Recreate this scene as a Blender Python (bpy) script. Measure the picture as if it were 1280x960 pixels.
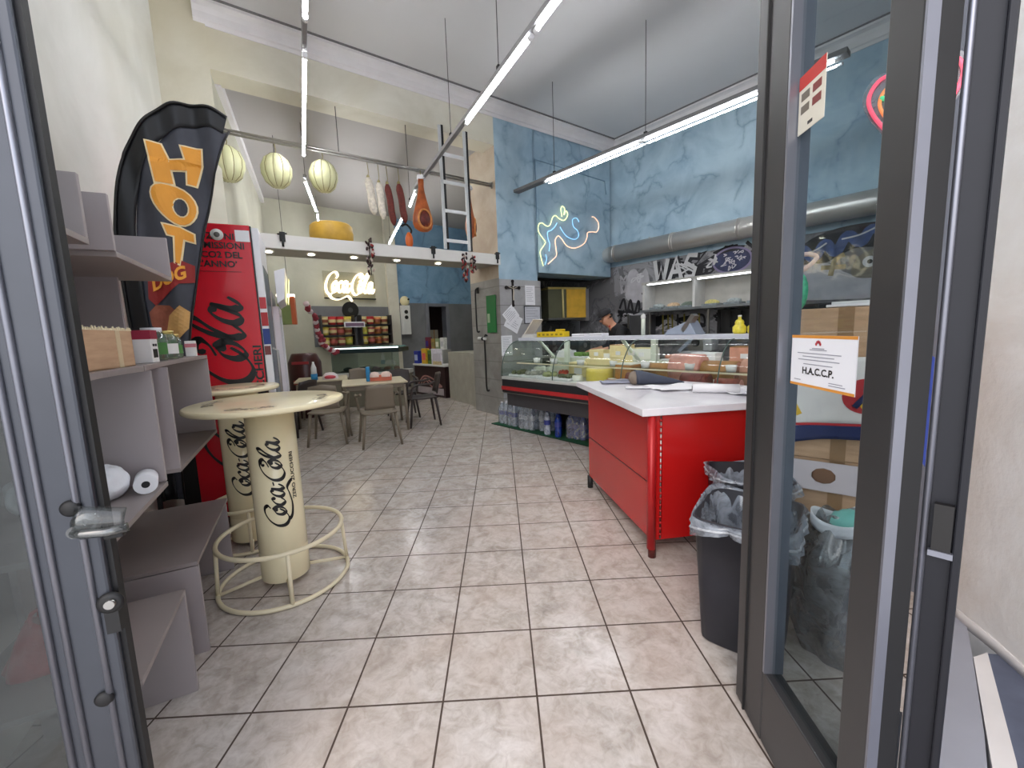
import bpy, bmesh, math, random
from mathutils import Vector, Matrix, Euler
random.seed(7)
R = math.radians
PI = math.pi
for o in list(bpy.data.objects): bpy.data.objects.remove(o)
scn = bpy.context.scene
C = scn.collection

# ------------------------------------------------------------ camera
cam_data = bpy.data.cameras.new('camera')
cam = bpy.data.objects.new('camera', cam_data); C.objects.link(cam)
cam_data.sensor_width = 36.0; cam_data.sensor_fit = 'HORIZONTAL'
cam_data.lens = 519.7 / 1280 * 36
cam_data.clip_start = 0.05; cam_data.clip_end = 200
yaw, pitch, roll = 0.0257, -0.1262, -0.0362
fwd = Vector((math.sin(yaw)*math.cos(pitch), math.cos(yaw)*math.cos(pitch), math.sin(pitch)))
r0 = fwd.cross(Vector((0, 0, 1))).normalized(); u0 = r0.cross(fwd)
rt = r0*math.cos(roll) + u0*math.sin(roll); up = -r0*math.sin(roll) + u0*math.cos(roll)
M = Matrix((rt, up, -fwd)).transposed().to_4x4()
M.translation = Vector((0, 0, 3.8709*0.37))
cam.matrix_world = M
scn.camera = cam

# ------------------------------------------------------------ world, sun, exposure
world = bpy.data.worlds.new('world'); scn.world = world; world.use_nodes = True
wn = world.node_tree.nodes; wl = world.node_tree.links
bg = wn['Background']
sky = wn.new('ShaderNodeTexSky'); sky.sky_type = 'NISHITA'; sky.sun_disc = False
sky.sun_elevation = R(42); sky.sun_rotation = R(200); sky.air_density = 1.0; sky.dust_density = 3.0
mixw = wn.new('ShaderNodeMixRGB'); mixw.inputs[0].default_value = 0.55; mixw.inputs[2].default_value = (0.9, 0.93, 1.0, 1)
sc_ = wn.new('ShaderNodeVectorMath'); sc_.operation = 'SCALE'; sc_.inputs['Scale'].default_value = 0.10
wl.new(sky.outputs[0], sc_.inputs[0]); wl.new(sc_.outputs[0], mixw.inputs[1]); wl.new(mixw.outputs[0], bg.inputs[0])
WORLD_STRENGTH = 3.0
bg.inputs[1].default_value = WORLD_STRENGTH
TUBE = 50.0
scn.view_settings.view_transform = 'Standard'; scn.view_settings.look = 'None'
scn.view_settings.exposure = 0.3; scn.view_settings.gamma = 1.0; scn.view_settings.use_curve_mapping = False

# ------------------------------------------------------------ materials
def srgb(r, g, b):
    f = lambda c: (c/255/12.92) if c/255 <= .04045 else ((c/255+.055)/1.055)**2.4
    return (f(r), f(g), f(b), 1)
def nodes(name):
    m = bpy.data.materials.new(name); m.use_nodes = True
    nt = m.node_tree; return m, nt, nt.nodes['Principled BSDF']
def ramp(nt, src, stops, interp='LINEAR'):
    r = nt.nodes.new('ShaderNodeValToRGB'); r.color_ramp.interpolation = interp
    e = r.color_ramp.elements
    while len(e) < len(stops): e.new(.5)
    for i, (p, c) in enumerate(stops): e[i].position = p; e[i].color = c
    nt.links.new(src, r.inputs[0]); return r.outputs[0]
def objco(nt, scale=(1, 1, 1)):
    t = nt.nodes.new('ShaderNodeTexCoord'); m = nt.nodes.new('ShaderNodeMapping'); m.inputs['Scale'].default_value = scale
    nt.links.new(t.outputs['Object'], m.inputs[0]); return m.outputs[0]
def noise(nt, co, sc, det=4, rough=.55, dist=0):
    n = nt.nodes.new('ShaderNodeTexNoise'); n.inputs['Scale'].default_value = sc; n.inputs['Detail'].default_value = det
    n.inputs['Roughness'].default_value = rough; n.inputs['Distortion'].default_value = dist
    nt.links.new(co, n.inputs['Vector']); return n.outputs['Fac']
def mixc(nt, fac, a, b, mode='MIX'):
    m = nt.nodes.new('ShaderNodeMixRGB'); m.blend_type = mode
    for i, v in enumerate((fac, a, b)):
        if isinstance(v, bpy.types.NodeSocket): nt.links.new(v, m.inputs[i])
        else: m.inputs[i].default_value = v
    return m.outputs[0]
def bump(nt, b, h, s=.2, d=.01):
    n = nt.nodes.new('ShaderNodeBump'); n.inputs['Strength'].default_value = s; n.inputs['Distance'].default_value = d
    nt.links.new(h, n.inputs['Height']); nt.links.new(n.outputs[0], b.inputs['Normal'])
MATS = {}
def mat(name, col=(200, 200, 200), rough=.5, metal=0, var=.08, sc=6, bmp=0, coat=0, spec=.5):
    """plain procedural material with a slight noise variation"""
    if name in MATS: return MATS[name]
    m, nt, b = nodes(name)
    c = srgb(*col); co = objco(nt)
    f = noise(nt, co, sc, 3)
    d = tuple(max(0, x*(1-var)) for x in c[:3])+(1,); e = tuple(min(1, x*(1+var)) for x in c[:3])+(1,)
    nt.links.new(ramp(nt, f, [(.3, d), (.7, e)]), b.inputs['Base Color'])
    b.inputs['Roughness'].default_value = rough; b.inputs['Metallic'].default_value = metal
    b.inputs['Coat Weight'].default_value = coat; b.inputs['Specular IOR Level'].default_value = spec
    if bmp: bump(nt, b, noise(nt, co, sc*6, 4), bmp, .004)
    MATS[name] = m; return m
def emit(name, col, strength):
    if name in MATS: return MATS[name]
    m, nt, b = nodes(name)
    b.inputs['Base Color'].default_value = srgb(*col); b.inputs['Emission Color'].default_value = srgb(*col)
    b.inputs['Emission Strength'].default_value = strength; MATS[name] = m; return m
def thin_glass(name, tint=(240, 246, 245), refl=.10, rough=.02, opaque=0.0, ocol=(200, 205, 205), k=.14):
    if name in MATS: return MATS[name]
    m = bpy.data.materials.new(name); m.use_nodes = True; nt = m.node_tree; nt.nodes.clear()
    out = nt.nodes.new('ShaderNodeOutputMaterial'); tr = nt.nodes.new('ShaderNodeBsdfTransparent'); gl = nt.nodes.new('ShaderNodeBsdfGlossy')
    tr.inputs[0].default_value = srgb(*tint); gl.inputs['Roughness'].default_value = rough
    lw = nt.nodes.new('ShaderNodeLayerWeight'); lw.inputs[0].default_value = .25
    mm = nt.nodes.new('ShaderNodeMath'); mm.operation = 'MULTIPLY_ADD'; mm.inputs[1].default_value = k; mm.inputs[2].default_value = refl*.5
    nt.links.new(lw.outputs['Fresnel'], mm.inputs[0])
    mx = nt.nodes.new('ShaderNodeMixShader'); nt.links.new(mm.outputs[0], mx.inputs[0]); nt.links.new(tr.outputs[0], mx.inputs[1]); nt.links.new(gl.outputs[0], mx.inputs[2])
    last = mx.outputs[0]
    if opaque:
        df = nt.nodes.new('ShaderNodeBsdfDiffuse'); df.inputs[0].default_value = srgb(*ocol)
        m2 = nt.nodes.new('ShaderNodeMixShader'); co = objco(nt); f = noise(nt, co, 9, 4, .6, 1.5)
        rr = ramp(nt, f, [(.35, (opaque*.35,)*3+(1,)), (.65, (min(1, opaque*1.5),)*3+(1,))])
        nt.links.new(rr, m2.inputs[0]); nt.links.new(last, m2.inputs[1]); nt.links.new(df.outputs[0], m2.inputs[2]); last = m2.outputs[0]
    nt.links.new(last, out.inputs[0]); MATS[name] = m; return m

def floor_mat():
    m, nt, b = nodes('floor_tiles'); co = objco(nt)
    mp = nt.nodes.new('ShaderNodeMapping'); mp.inputs['Scale'].default_value = (1/.37, 1/.37, 1); mp.inputs['Location'].default_value = (1.7509+40, -3.9773+40, 0)
    nt.links.new(co, mp.inputs[0])
    br = nt.nodes.new('ShaderNodeTexBrick'); br.offset = 0; br.squash = 1
    for k, v in (('Scale', 1), ('Mortar Size', .011), ('Mortar Smooth', .1), ('Bias', 0), ('Brick Width', 1), ('Row Height', 1)): br.inputs[k].default_value = v
    br.inputs['Color1'].default_value = (.44, .44, .44, 1); br.inputs['Color2'].default_value = (.56, .56, .56, 1); br.inputs['Mortar'].default_value = (0, 0, 0, 1)
    nt.links.new(mp.outputs[0], br.inputs['Vector'])
    f = noise(nt, co, 7.5, 8, .62, .9); g = noise(nt, co, 22, 6, .6, 1.2); h = noise(nt, co, 2.2, 2)
    c1 = ramp(nt, f, [(.30, srgb(146, 137, 128)), (.45, srgb(178, 168, 159)), (.56, srgb(196, 188, 182)), (.72, srgb(210, 204, 200))])
    c2 = ramp(nt, g, [(.35, srgb(160, 150, 142)), (.6, srgb(208, 202, 197))])
    c = mixc(nt, .35, c1, c2); c = mixc(nt, ramp(nt, h, [(.4, (0, 0, 0, 1)), (.6, (.3, .3, .3, 1))]), c, srgb(188, 170, 158))
    c = mixc(nt, .55, c, mixc(nt, 1, c, br.outputs['Color'], 'MULTIPLY'), 'MIX') if 0 else c
    c = mixc(nt, br.outputs['Fac'], c, srgb(72, 58, 50))
    nt.links.new(c, b.inputs['Base Color'])
    nt.links.new(ramp(nt, br.outputs['Fac'], [(0, (.20,)*3+(1,)), (1, (.8,)*3+(1,))]), b.inputs['Roughness'])
    inv = nt.nodes.new('ShaderNodeMath'); inv.operation = 'SUBTRACT'; inv.inputs[0].default_value = 1; nt.links.new(br.outputs['Fac'], inv.inputs[1])
    ad = nt.nodes.new('ShaderNodeMath'); ad.operation = 'MULTIPLY_ADD'; ad.inputs[1].default_value = .12
    nt.links.new(f, ad.inputs[0]); nt.links.new(inv.outputs[0], ad.inputs[2]); bump(nt, b, ad.outputs[0], .5, .003)
    return m
def plaster(name, light, dark, stain, sc=1.3, bm=.25, st=.5):
    m, nt, b = nodes(name); co = objco(nt)
    f = noise(nt, co, sc, 6, .6, .6); g = noise(nt, co, sc*.5, 3); h = noise(nt, co, sc*14, 5)
    c = ramp(nt, f, [(.35, srgb(*dark)), (.6, srgb(*light))])
    c = mixc(nt, ramp(nt, g, [(.48, (0, 0, 0, 1)), (.68, (st,)*3+(1,))]), c, srgb(*stain))
    nt.links.new(c, b.inputs['Base Color']); b.inputs['Roughness'].default_value = .85
    ad = nt.nodes.new('ShaderNodeMath'); ad.operation = 'MULTIPLY_ADD'; ad.inputs[1].default_value = .3
    nt.links.new(h, ad.inputs[0]); nt.links.new(f, ad.inputs[2]); bump(nt, b, ad.outputs[0], bm, .02)
    MATS[name] = m; return m
def blue_plaster(name='blue_plaster', a=(176, 201, 215), d=(146, 174, 194), v=(112, 142, 168)):
    m, nt, b = nodes(name); co = objco(nt)
    nz = nt.nodes.new('ShaderNodeTexNoise'); nz.inputs['Scale'].default_value = 1.6; nz.inputs['Detail'].default_value = 5; nt.links.new(co, nz.inputs['Vector'])
    mx = nt.nodes.new('ShaderNodeMixRGB'); mx.inputs[0].default_value = .45; nt.links.new(co, mx.inputs[1]); nt.links.new(nz.outputs['Color'], mx.inputs[2])
    vo = nt.nodes.new('ShaderNodeTexVoronoi'); vo.feature = 'DISTANCE_TO_EDGE'; vo.inputs['Scale'].default_value = 2.3; nt.links.new(mx.outputs[0], vo.inputs['Vector'])
    f = noise(nt, co, 1.7, 7, .62, .8); g = noise(nt, co, 3.1, 3)
    c = ramp(nt, f, [(.3, srgb(*d)), (.62, srgb(*a))])
    vein = ramp(nt, vo.outputs['Distance'], [(0, (.75,)*3+(1,)), (.022, (.35,)*3+(1,)), (.075, (0, 0, 0, 1))])
    gate = ramp(nt, g, [(.42, (0, 0, 0, 1)), (.56, (1, 1, 1, 1))])
    c = mixc(nt, mixc(nt, 1, vein, gate, 'MULTIPLY'), c, srgb(*v))
    nt.links.new(c, b.inputs['Base Color']); b.inputs['Roughness'].default_value = .55
    bump(nt, b, vo.outputs['Distance'], .25, .03); MATS[name] = m; return m
def graffiti_mat(name='graffiti_wall', base=(128, 128, 132), pale=(160, 160, 164), dk=(84, 84, 90)):
    m, nt, b = nodes(name); co = objco(nt)
    f = noise(nt, co, 1.5, 5, .6, 1.5); g = noise(nt, co, 2.6, 4, .6, 2.0); h = noise(nt, co, 1.1, 2)
    c = ramp(nt, h, [(.4, srgb(*base)), (.6, srgb(*[x*.86 for x in base]))])
    c = mixc(nt, ramp(nt, f, [(.52, (0, 0, 0, 1)), (.55, (.7,)*3+(1,)), (.66, (.7,)*3+(1,)), (.68, (0, 0, 0, 1))]), c, srgb(*pale))
    c = mixc(nt, ramp(nt, g, [(.56, (0, 0, 0, 1)), (.58, (.7,)*3+(1,)), (.62, (.7,)*3+(1,)), (.64, (0, 0, 0, 1))]), c, srgb(*dk))
    nt.links.new(c, b.inputs['Base Color']); b.inputs['Roughness'].default_value = .6; MATS[name] = m; return m
def tile_wall(name='grey_stone_tiles', a=(150, 148, 144), d=(128, 124, 120)):
    m, nt, b = nodes(name); co = objco(nt)
    mp = nt.nodes.new('ShaderNodeMapping'); mp.inputs['Rotation'].default_value = (R(90), 0, 0); nt.links.new(co, mp.inputs[0])
    f = noise(nt, co, 3, 6, .6, .6); c = ramp(nt, f, [(.35, srgb(*d)), (.65, srgb(*a))])
    sep = nt.nodes.new('ShaderNodeSeparateXYZ'); nt.links.new(co, sep.inputs[0])
    md = nt.nodes.new('ShaderNodeMath'); md.operation = 'PINGPONG'; md.inputs[1].default_value = .155; nt.links.new(sep.outputs['Z'], md.inputs[0])
    c = mixc(nt, ramp(nt, md.outputs[0], [(0, (.6,)*3+(1,)), (.012, (0, 0, 0, 1))]), c, srgb(92, 88, 84))
    nt.links.new(c, b.inputs['Base Color']); b.inputs['Roughness'].default_value = .45; MATS[name] = m; return m
def grain(name, c1, c2, rough, sc=(2, 2, 14)):
    if name in MATS: return MATS[name]
    m, nt, b = nodes(name); co = objco(nt, sc); f = noise(nt, co, 3, 4)
    nt.links.new(ramp(nt, f, [(.35, srgb(*c1)), (.65, srgb(*c2))]), b.inputs['Base Color']); b.inputs['Roughness'].default_value = rough
    MATS[name] = m; return m

# ------------------------------------------------------------ geometry helpers
class MB:
    """collects shapes and links them as one mesh object"""
    def __init__(s): s.bm = bmesh.new(); s.mi = 0
    def _new(s, vs, fs, smooth=False):
        v = [s.bm.verts.new(p) for p in vs]
        for f in fs:
            try:
                q = s.bm.faces.new([v[i] for i in f]); q.smooth = smooth; q.material_index = s.mi
            except ValueError: pass
        return v
    def box(s, x0, y0, z0, x1, y1, z1, T=None):
        vs = [Vector((x, y, z)) for x in (x0, x1) for y in (y0, y1) for z in (z0, z1)]
        if T: vs = [T @ v for v in vs]
        s._new(vs, [(0, 1, 3, 2), (4, 6, 7, 5), (0, 4, 5, 1), (2, 3, 7, 6), (0, 2, 6, 4), (1, 5, 7, 3)]); return s
    def cyl(s, a, b, r, r2=None, n=20, caps=True):
        a = Vector(a); b = Vector(b); r2 = r if r2 is None else r2
        d = (b-a).normalized(); u = d.orthogonal().normalized(); w = d.cross(u)
        ring = lambda c, q: [c + (u*math.cos(2*PI*i/n) + w*math.sin(2*PI*i/n))*q for i in range(n)]
        vs = ring(a, r) + ring(b, r2)
        s._new(vs, [(i, (i+1) % n, n+(i+1) % n, n+i) for i in range(n)], True)
        if caps: s._new(vs, [tuple(range(n-1, -1, -1)), tuple(range(n, 2*n))])
        return s
    def lathe(s, prof, c=(0, 0, 0), n=28, T=None, wob=None):
        vs = []
        for (r, z) in prof:
            for i in range(n):
                a = 2*PI*i/n; rr = r*(wob(a, z) if wob else 1)
                p = Vector((c[0]+rr*math.cos(a), c[1]+rr*math.sin(a), c[2]+z)); vs.append(T @ p if T else p)
        fs = [(k*n+i, k*n+(i+1) % n, (k+1)*n+(i+1) % n, (k+1)*n+i) for k in range(len(prof)-1) for i in range(n)]
        s._new(vs, fs, True)
        return s
    def tube(s, pts, r, n=10, closed=False):
        pts = [Vector(p) for p in pts]; m = len(pts); vs = []; u = None
        rr = r if isinstance(r, (list, tuple)) else [r]*m
        for i, p in enumerate(pts):
            d = (pts[(i+1) % m]-pts[i-1]) if closed or 0 < i < m-1 else (pts[1]-pts[0] if i == 0 else pts[-1]-pts[-2])
            d.normalize()
            u = d.orthogonal() if u is None else (u - d*u.dot(d))
            u.normalize(); w = d.cross(u)
            vs += [p+(u*math.cos(2*PI*j/n)+w*math.sin(2*PI*j/n))*rr[i] for j in range(n)]
        K = m if closed else m-1
        s._new(vs, [(k*n+j, k*n+(j+1) % n, ((k+1) % m)*n+(j+1) % n, ((k+1) % m)*n+j) for k in range(K) for j in range(n)], True)
        if not closed: s._new(vs, [tuple(range(n-1, -1, -1)), tuple(range((m-1)*n, m*n))])
        return s
    def prism(s, poly, z0, z1, T=None):
        n = len(poly); vs = [Vector((x, y, z0)) for x, y in poly]+[Vector((x, y, z1)) for x, y in poly]
        if T: vs = [T @ v for v in vs]
        s._new(vs, [tuple(range(n-1, -1, -1)), tuple(range(n, 2*n))]+[(i, (i+1) % n, n+(i+1) % n, n+i) for i in range(n)]); return s
    def blob(s, c, r, n=14, jit=0, seed=1, T=None):
        rnd = random.Random(seed); r = (r, r, r) if not isinstance(r, (tuple, list)) else r; vs = []; k = n//2
        for i in range(k+1):
            t = PI*i/k
            for j in range(n):
                a = 2*PI*j/n; q = 1+(rnd.random()-.5)*jit if 0 < i < k else 1
                p = Vector((c[0]+r[0]*math.sin(t)*math.cos(a)*q, c[1]+r[1]*math.sin(t)*math.sin(a)*q, c[2]+r[2]*math.cos(t)*q))
                vs.append(T @ p if T else p)
        s._new(vs, [(i*n+j, i*n+(j+1) % n, (i+1)*n+(j+1) % n, (i+1)*n+j) for i in range(k) for j in range(n)], True); return s
    def grid(s, fn, nu, nv, th=0, smooth=True):
        vs = [Vector(fn(i/nu, j/nv)) for i in range(nu+1) for j in range(nv+1)]
        s._new(vs, [(i*(nv+1)+j, (i+1)*(nv+1)+j, (i+1)*(nv+1)+j+1, i*(nv+1)+j+1) for i in range(nu) for j in range(nv)], smooth); return s
    def build(s, name, m, parent=None, bevel=0, loc=None, rotz=0, solid=0, weld=True):
        if weld: bmesh.ops.remove_doubles(s.bm, verts=s.bm.verts, dist=1e-5)
        bmesh.ops.recalc_face_normals(s.bm, faces=s.bm.faces)
        me = bpy.data.meshes.new(name); s.bm.to_mesh(me); s.bm.free()
        o = bpy.data.objects.new(name, me); C.objects.link(o)
        for q in (m if isinstance(m, (list, tuple)) else [m]): me.materials.append(q)
        if solid:
            d = o.modifiers.new('solid', 'SOLIDIFY'); d.thickness = solid; d.offset = 0
        if bevel:
            d = o.modifiers.new('bevel', 'BEVEL'); d.width = bevel; d.segments = 2; d.limit_method = 'ANGLE'; d.harden_normals = False
        if parent: o.parent = parent
        if loc is not None: o.location = loc
        if rotz: o.rotation_euler = (0, 0, rotz)
        return o
def tag(o, label, cat, group=None):
    o['label'] = label; o['category'] = cat
    if group: o['group'] = group
    return o
def struct(o): o['kind'] = 'structure'; return o
def thing(name, label, cat, loc=(0, 0, 0), rotz=0, group=None):
    o = bpy.data.objects.new(name, None); C.objects.link(o); o.empty_display_size = .1
    o.location = loc; o.rotation_euler = (0, 0, rotz); return tag(o, label, cat, group)
def frame(name, loc, rotz=0):
    o = bpy.data.objects.new(name, None); C.objects.link(o); o.location = loc; o.rotation_euler = (0, 0, rotz); return struct(o)
def dup(root, label, loc, rotz=None, group=None, scale=None):
    r = root.copy(); C.objects.link(r); r.location = loc
    if rotz is not None: r.rotation_euler = (0, 0, rotz)
    if scale: r.scale = scale
    r['label'] = label
    if group: r['group'] = group
    for ch in list(root.children):
        c = ch.copy(); C.objects.link(c); c.parent = r
        for g in list(ch.children):
            d = g.copy(); C.objects.link(d); d.parent = c
    return r
def smoothpts(p, closed=False, k=6):
    n = len(p); out = []
    P = lambda i: Vector(p[i % n] if closed else p[max(0, min(n-1, i))])
    for i in range(n if closed else n-1):
        a, b, c, d = P(i-1), P(i), P(i+1), P(i+2)
        for j in range(k):
            t = j/k; out.append(.5*((2*b)+(c-a)*t+(2*a-5*b+4*c-d)*t*t+(3*b-a-3*c+d)*t**3))
    if not closed: out.append(P(n-1))
    return out
def ribbon(mb, pts, w, fn, h=.002, closed=False, k=6, calli=None, smooth=True):
    """flat stroke of thickness h along pts (u,v), mapped by fn(u,v,h) into 3D; calli=(thin,thick,angle)"""
    q = smoothpts([Vector((a[0], a[1], 0)) for a in pts], closed, k) if smooth else [Vector((a[0], a[1], 0)) for a in pts]
    m = len(q); vs = []
    for i, p in enumerate(q):
        d = (q[(i+1) % m]-q[i-1]) if closed or 0 < i < m-1 else (q[1]-q[0] if i == 0 else q[-1]-q[-2])
        if d.length < 1e-9: d = Vector((1, 0, 0))
        d.normalize(); nrm = Vector((-d.y, d.x, 0)); ww = w
        if calli:
            t = abs(d.x*math.sin(calli[2])-d.y*math.cos(calli[2])); e = min(1, i/3, (m-1-i)/3) if not closed else 1
            ww = calli[0]+(calli[1]-calli[0])*t**1.6*(.35+.65*e)
        a = p+nrm*ww/2; b = p-nrm*ww/2
        vs += [fn(a.x, a.y, 0), fn(b.x, b.y, 0), fn(b.x, b.y, h), fn(a.x, a.y, h)]
    K = m if closed else m-1; fs = []
    for i in range(K):
        A = 4*i; B = 4*((i+1) % m)
        for j in range(4): fs.append((A+j, A+(j+1) % 4, B+(j+1) % 4, B+j))
    mb._new(vs, fs)
    return mb
def script_strokes():
    """flowing script for the two-word drink lettering, x-height about 1, cap height about 2.3"""
    S = []
    def C_(x): return [(x+1.9, 1.35), (x+2.15, 1.75), (x+1.95, 2.2), (x+1.45, 2.2), (x+.75, 1.6), (x+.2, .75), (x+.15, .1), (x+.65, -.2), (x+1.3, .05), (x+1.75, .5)]
    def o_(x): return [(x+.62, .98), (x+.2, .75), (x+.02, .3), (x+.25, .0), (x+.62, .22), (x+.82, .65), (x+.62, .98), (x+.55, .75), (x+.95, .72)]
    def c_(x): return [(x+.78, .75), (x+.62, .98), (x+.22, .72), (x+.02, .28), (x+.3, .0), (x+.75, .35)]
    def a_(x): return [[(x+.75, .85), (x+.5, 1.0), (x+.15, .65), (x+.02, .2), (x+.3, .02), (x+.62, .45), (x+.9, 1.0)], [(x+.9, 1.0), (x+.66, .3), (x+.82, .0), (x+1.2, .4)]]
    def l_(x): return [(x+.0, .3), (x+.5, 1.0), (x+1.0, 1.9), (x+1.0, 2.35), (x+.72, 2.1), (x+.3, 1.1), (x+.1, .35), (x+.28, 0), (x+.7, .35)]
    S.append(C_(0)); S.append(o_(1.15)); S.append(c_(2.05)); S += a_(2.85)
    S.append([(3.95, .75), (4.3, .82)])
    S.append(C_(4.3)); S.append([(5.9, 1.55), (6.0, 2.0), (6.45, 1.9), (6.2, 1.35), (5.7, 1.0)]); S.append(o_(5.5)); S.append(l_(6.4)); S += a_(7.15)
    S.append([(.45, -.12), (.9, -.5), (1.9, -.62), (2.9, -.45), (3.6, -.3), (4.25, -.75)])
    S = [[(x, y if y < 1 else 1+(y-1)*.58) for x, y in p] for p in S]
    return S, 8.4
def script(mb, fn, size, th=.0015, wt=1.0, only=None):
    S, W = script_strokes()
    for i, p in enumerate(S):
        ribbon(mb, [(a*size, b*size) for a, b in p], 0, fn, th, k=7, calli=(.07*size*wt, .30*size*wt, R(25)))
    return W*size
def text_mesh(mb, s, size, fn, th=.0015, align='LEFT', bold=0, sx=1):
    cu = bpy.data.curves.new('lettering', 'FONT'); cu.body = s; cu.size = size; cu.align_x = align; cu.offset = bold; cu.resolution_u = 3
    o = bpy.data.objects.new('lettering', cu); C.objects.link(o)
    me = bpy.data.meshes.new_from_object(o.evaluated_get(bpy.context.evaluated_depsgraph_get()))
    bpy.data.objects.remove(o); bpy.data.curves.remove(cu)
    base = len(mb.bm.verts)
    vs = [fn(v.co.x*sx, v.co.y, th) for v in me.vertices]
    mb._new(vs, [tuple(p.vertices) for p in me.polygons]); bpy.data.meshes.remove(me); return mb

# ------------------------------------------------------------ main materials
M_floor = floor_mat()
M_cream = plaster('cream_plaster', (224, 221, 208), (206, 202, 186), (190, 178, 138), .9)
M_left = plaster('white_worn_plaster', (220, 219, 213), (204, 203, 196), (188, 184, 166), 1.1)
M_inner = plaster('pale_green_plaster', (196, 194, 178), (180, 178, 162), (168, 164, 140), .8)
M_ext = plaster('outside_white_plaster', (250, 249, 248), (238, 234, 230), (196, 186, 172), 2.2, .5, .3)
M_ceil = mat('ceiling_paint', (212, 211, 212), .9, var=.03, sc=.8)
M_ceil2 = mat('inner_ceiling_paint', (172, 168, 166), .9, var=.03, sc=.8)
M_corn = mat('cornice_plaster', (222, 219, 220), .8, var=.03)
M_blue = blue_plaster()
M_blue2 = blue_plaster('blue_plaster_back', (136, 174, 204), (104, 144, 180), (84, 114, 148))
M_graf = graffiti_mat()
M_graf2 = graffiti_mat('dark_graffiti_wall', (66, 66, 66), (120, 118, 112), (24, 24, 26))
M_tile = tile_wall()
M_tile2 = tile_wall('pale_grey_tiles', (176, 175, 176), (158, 157, 158))
M_alu = mat('dark_grey_aluminium', (72, 75, 82), .38, .55, .05)
M_alu2 = mat('brown_grey_aluminium', (70, 69, 70), .4, .5, .05)
M_alu_l = mat('satin_aluminium', (136, 138, 148), .35, .7, .05)
M_black = mat('black_rubber', (18, 18, 20), .6)
M_chrome = mat('chrome', (210, 210, 212), .12, 1, .02)
M_steel = mat('brushed_steel', (170, 168, 164), .3, 1, .06, 20)
M_glass = thin_glass('clear_pane', (226, 232, 234), .02, k=.05)
M_cable = mat('grey_wire', (70, 68, 68), .5)
M_white = mat('white_gloss', (232, 232, 236), .3, var=.02)
M_offw = mat('off_white_paint', (216, 216, 214), .5, var=.03)
M_paper = mat('paper_white', (236, 236, 240), .8, var=.02)
M_lilac = mat('lilac_grey_laminate', (160, 151, 152), .45, var=.05, sc=3)
M_lilac_d = mat('lilac_grey_shelf_top', (146, 136, 134), .4, var=.05, sc=3)
M_ink = mat('black_ink', (20, 18, 18), .4)
M_card = grain('cardboard', (186, 150, 118), (204, 168, 134), .8)
# ------------------------------------------------------------ local frames of the walls
def TF(x, y, deg, z=0): return Matrix.Translation((x, y, z)) @ Matrix.Rotation(R(deg), 4, 'Z')
TB = TF(-3.05, 4.85, 33.7)        # back wall plane of the front room: x to the right, y away
TR = TF(2.32, 8.44, -52.2)        # right wall: x towards the street, y out of the room
TL = TF(-1.31, 1.60, 115)         # shop furniture along the left wall: x away from the street, y into the wall
TD = TF(-.159, 6.40, -51)         # deli counter: x towards the street, y to the server's side
TI = TF(-4.9, 9.3, 40)            # far wall of the inner room
TW = TF(-3.33, 4.65, -65)         # left wall: x towards the street, y into the room
ZC = 4.93
# floor: shop tiles up to the door line, paving outside
struct(MB().prism([(-1.1, .05), (.20, .0), (.745, .67), (1.5, 1.36), (2.12, 1.80), (7.2, 2.9), (2.5, 9.6), (.4, 14.2), (-6.9, 11), (-3.9, 4.4)], -.12, 0).build('floor', M_floor))
M_pave = mat('dark_blue_grey_paving', (92, 98, 116), .8, var=.14, sc=8, bmp=.2)
M_marble = mat('grey_marble_slab', (158, 160, 170), .5, var=.05, sc=3)
M_strip = mat('pale_stone_strip', (226, 222, 220), .7, var=.04, sc=5)
struct(MB().box(-12, -12, -.16, 14, 12, -.125).build('floor_street', mat('bounce_street_concrete', (205, 202, 198), .8, var=.08)))  # street ground out of view, coloured pale to bounce light onto the outside wall
struct(MB().prism([(.19, -.02), (.60, .30), (1.60, 1.21), (1.93, 1.53), (2.2, 1.80), (2.12, 1.80), (1.5, 1.36), (.745, .67)], -.10, .012).build('trim_1', M_marble))
struct(MB().prism([(.60, .295), (1.511, 1.113), (1.935, 1.53), (2.02, 1.55), (1.60, 1.12), (.7, .28)], -.10, .006).build('trim_2', M_strip))
struct(MB().prism([(.7, .28), (1.60, 1.12), (2.02, 1.55), (2.3, 1.5), (1.9, -.6), (.6, -.6)], -.12, .0).build('floor_pavement', M_pave))

# walls
left_pts = []
struct(MB().box(-.10, -.25, 0, 4.7, 0, ZC, TW).build('wall_left', M_left))
for (t, z, nm) in [(2.62, 2.92, 'larger dark wall plug high in the white left wall, at the top of the picture'), (3.36, 2.55, 'small dark wall plug in the white left wall above the shelving'), (3.2, 2.75, 'faint wall plug in the white left wall near the door stile')]:
    tag(MB().blob((0, 0, 0), (.012, .012, .018), 8).build('screw_plug', M_black, loc=TW @ Vector((t, .0, z))), nm, 'screw plug')
# right-hand plaster wall outside the door, with a broken plinth
E2 = TF(2.13, 1.78, -106)
struct(MB().box(-.3, 0, 0, 3.2, .3, 5.2, E2).build('wall_outside', M_ext))
def plinth(u, v): return E2 @ Vector((u*1.9-.02, -.006-.004*math.sin(u*31), v*.05+.006*math.sin(u*23)*v))
struct(MB().grid(plinth, 30, 2).build('baseboard_outside', M_strip, solid=.008))
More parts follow.
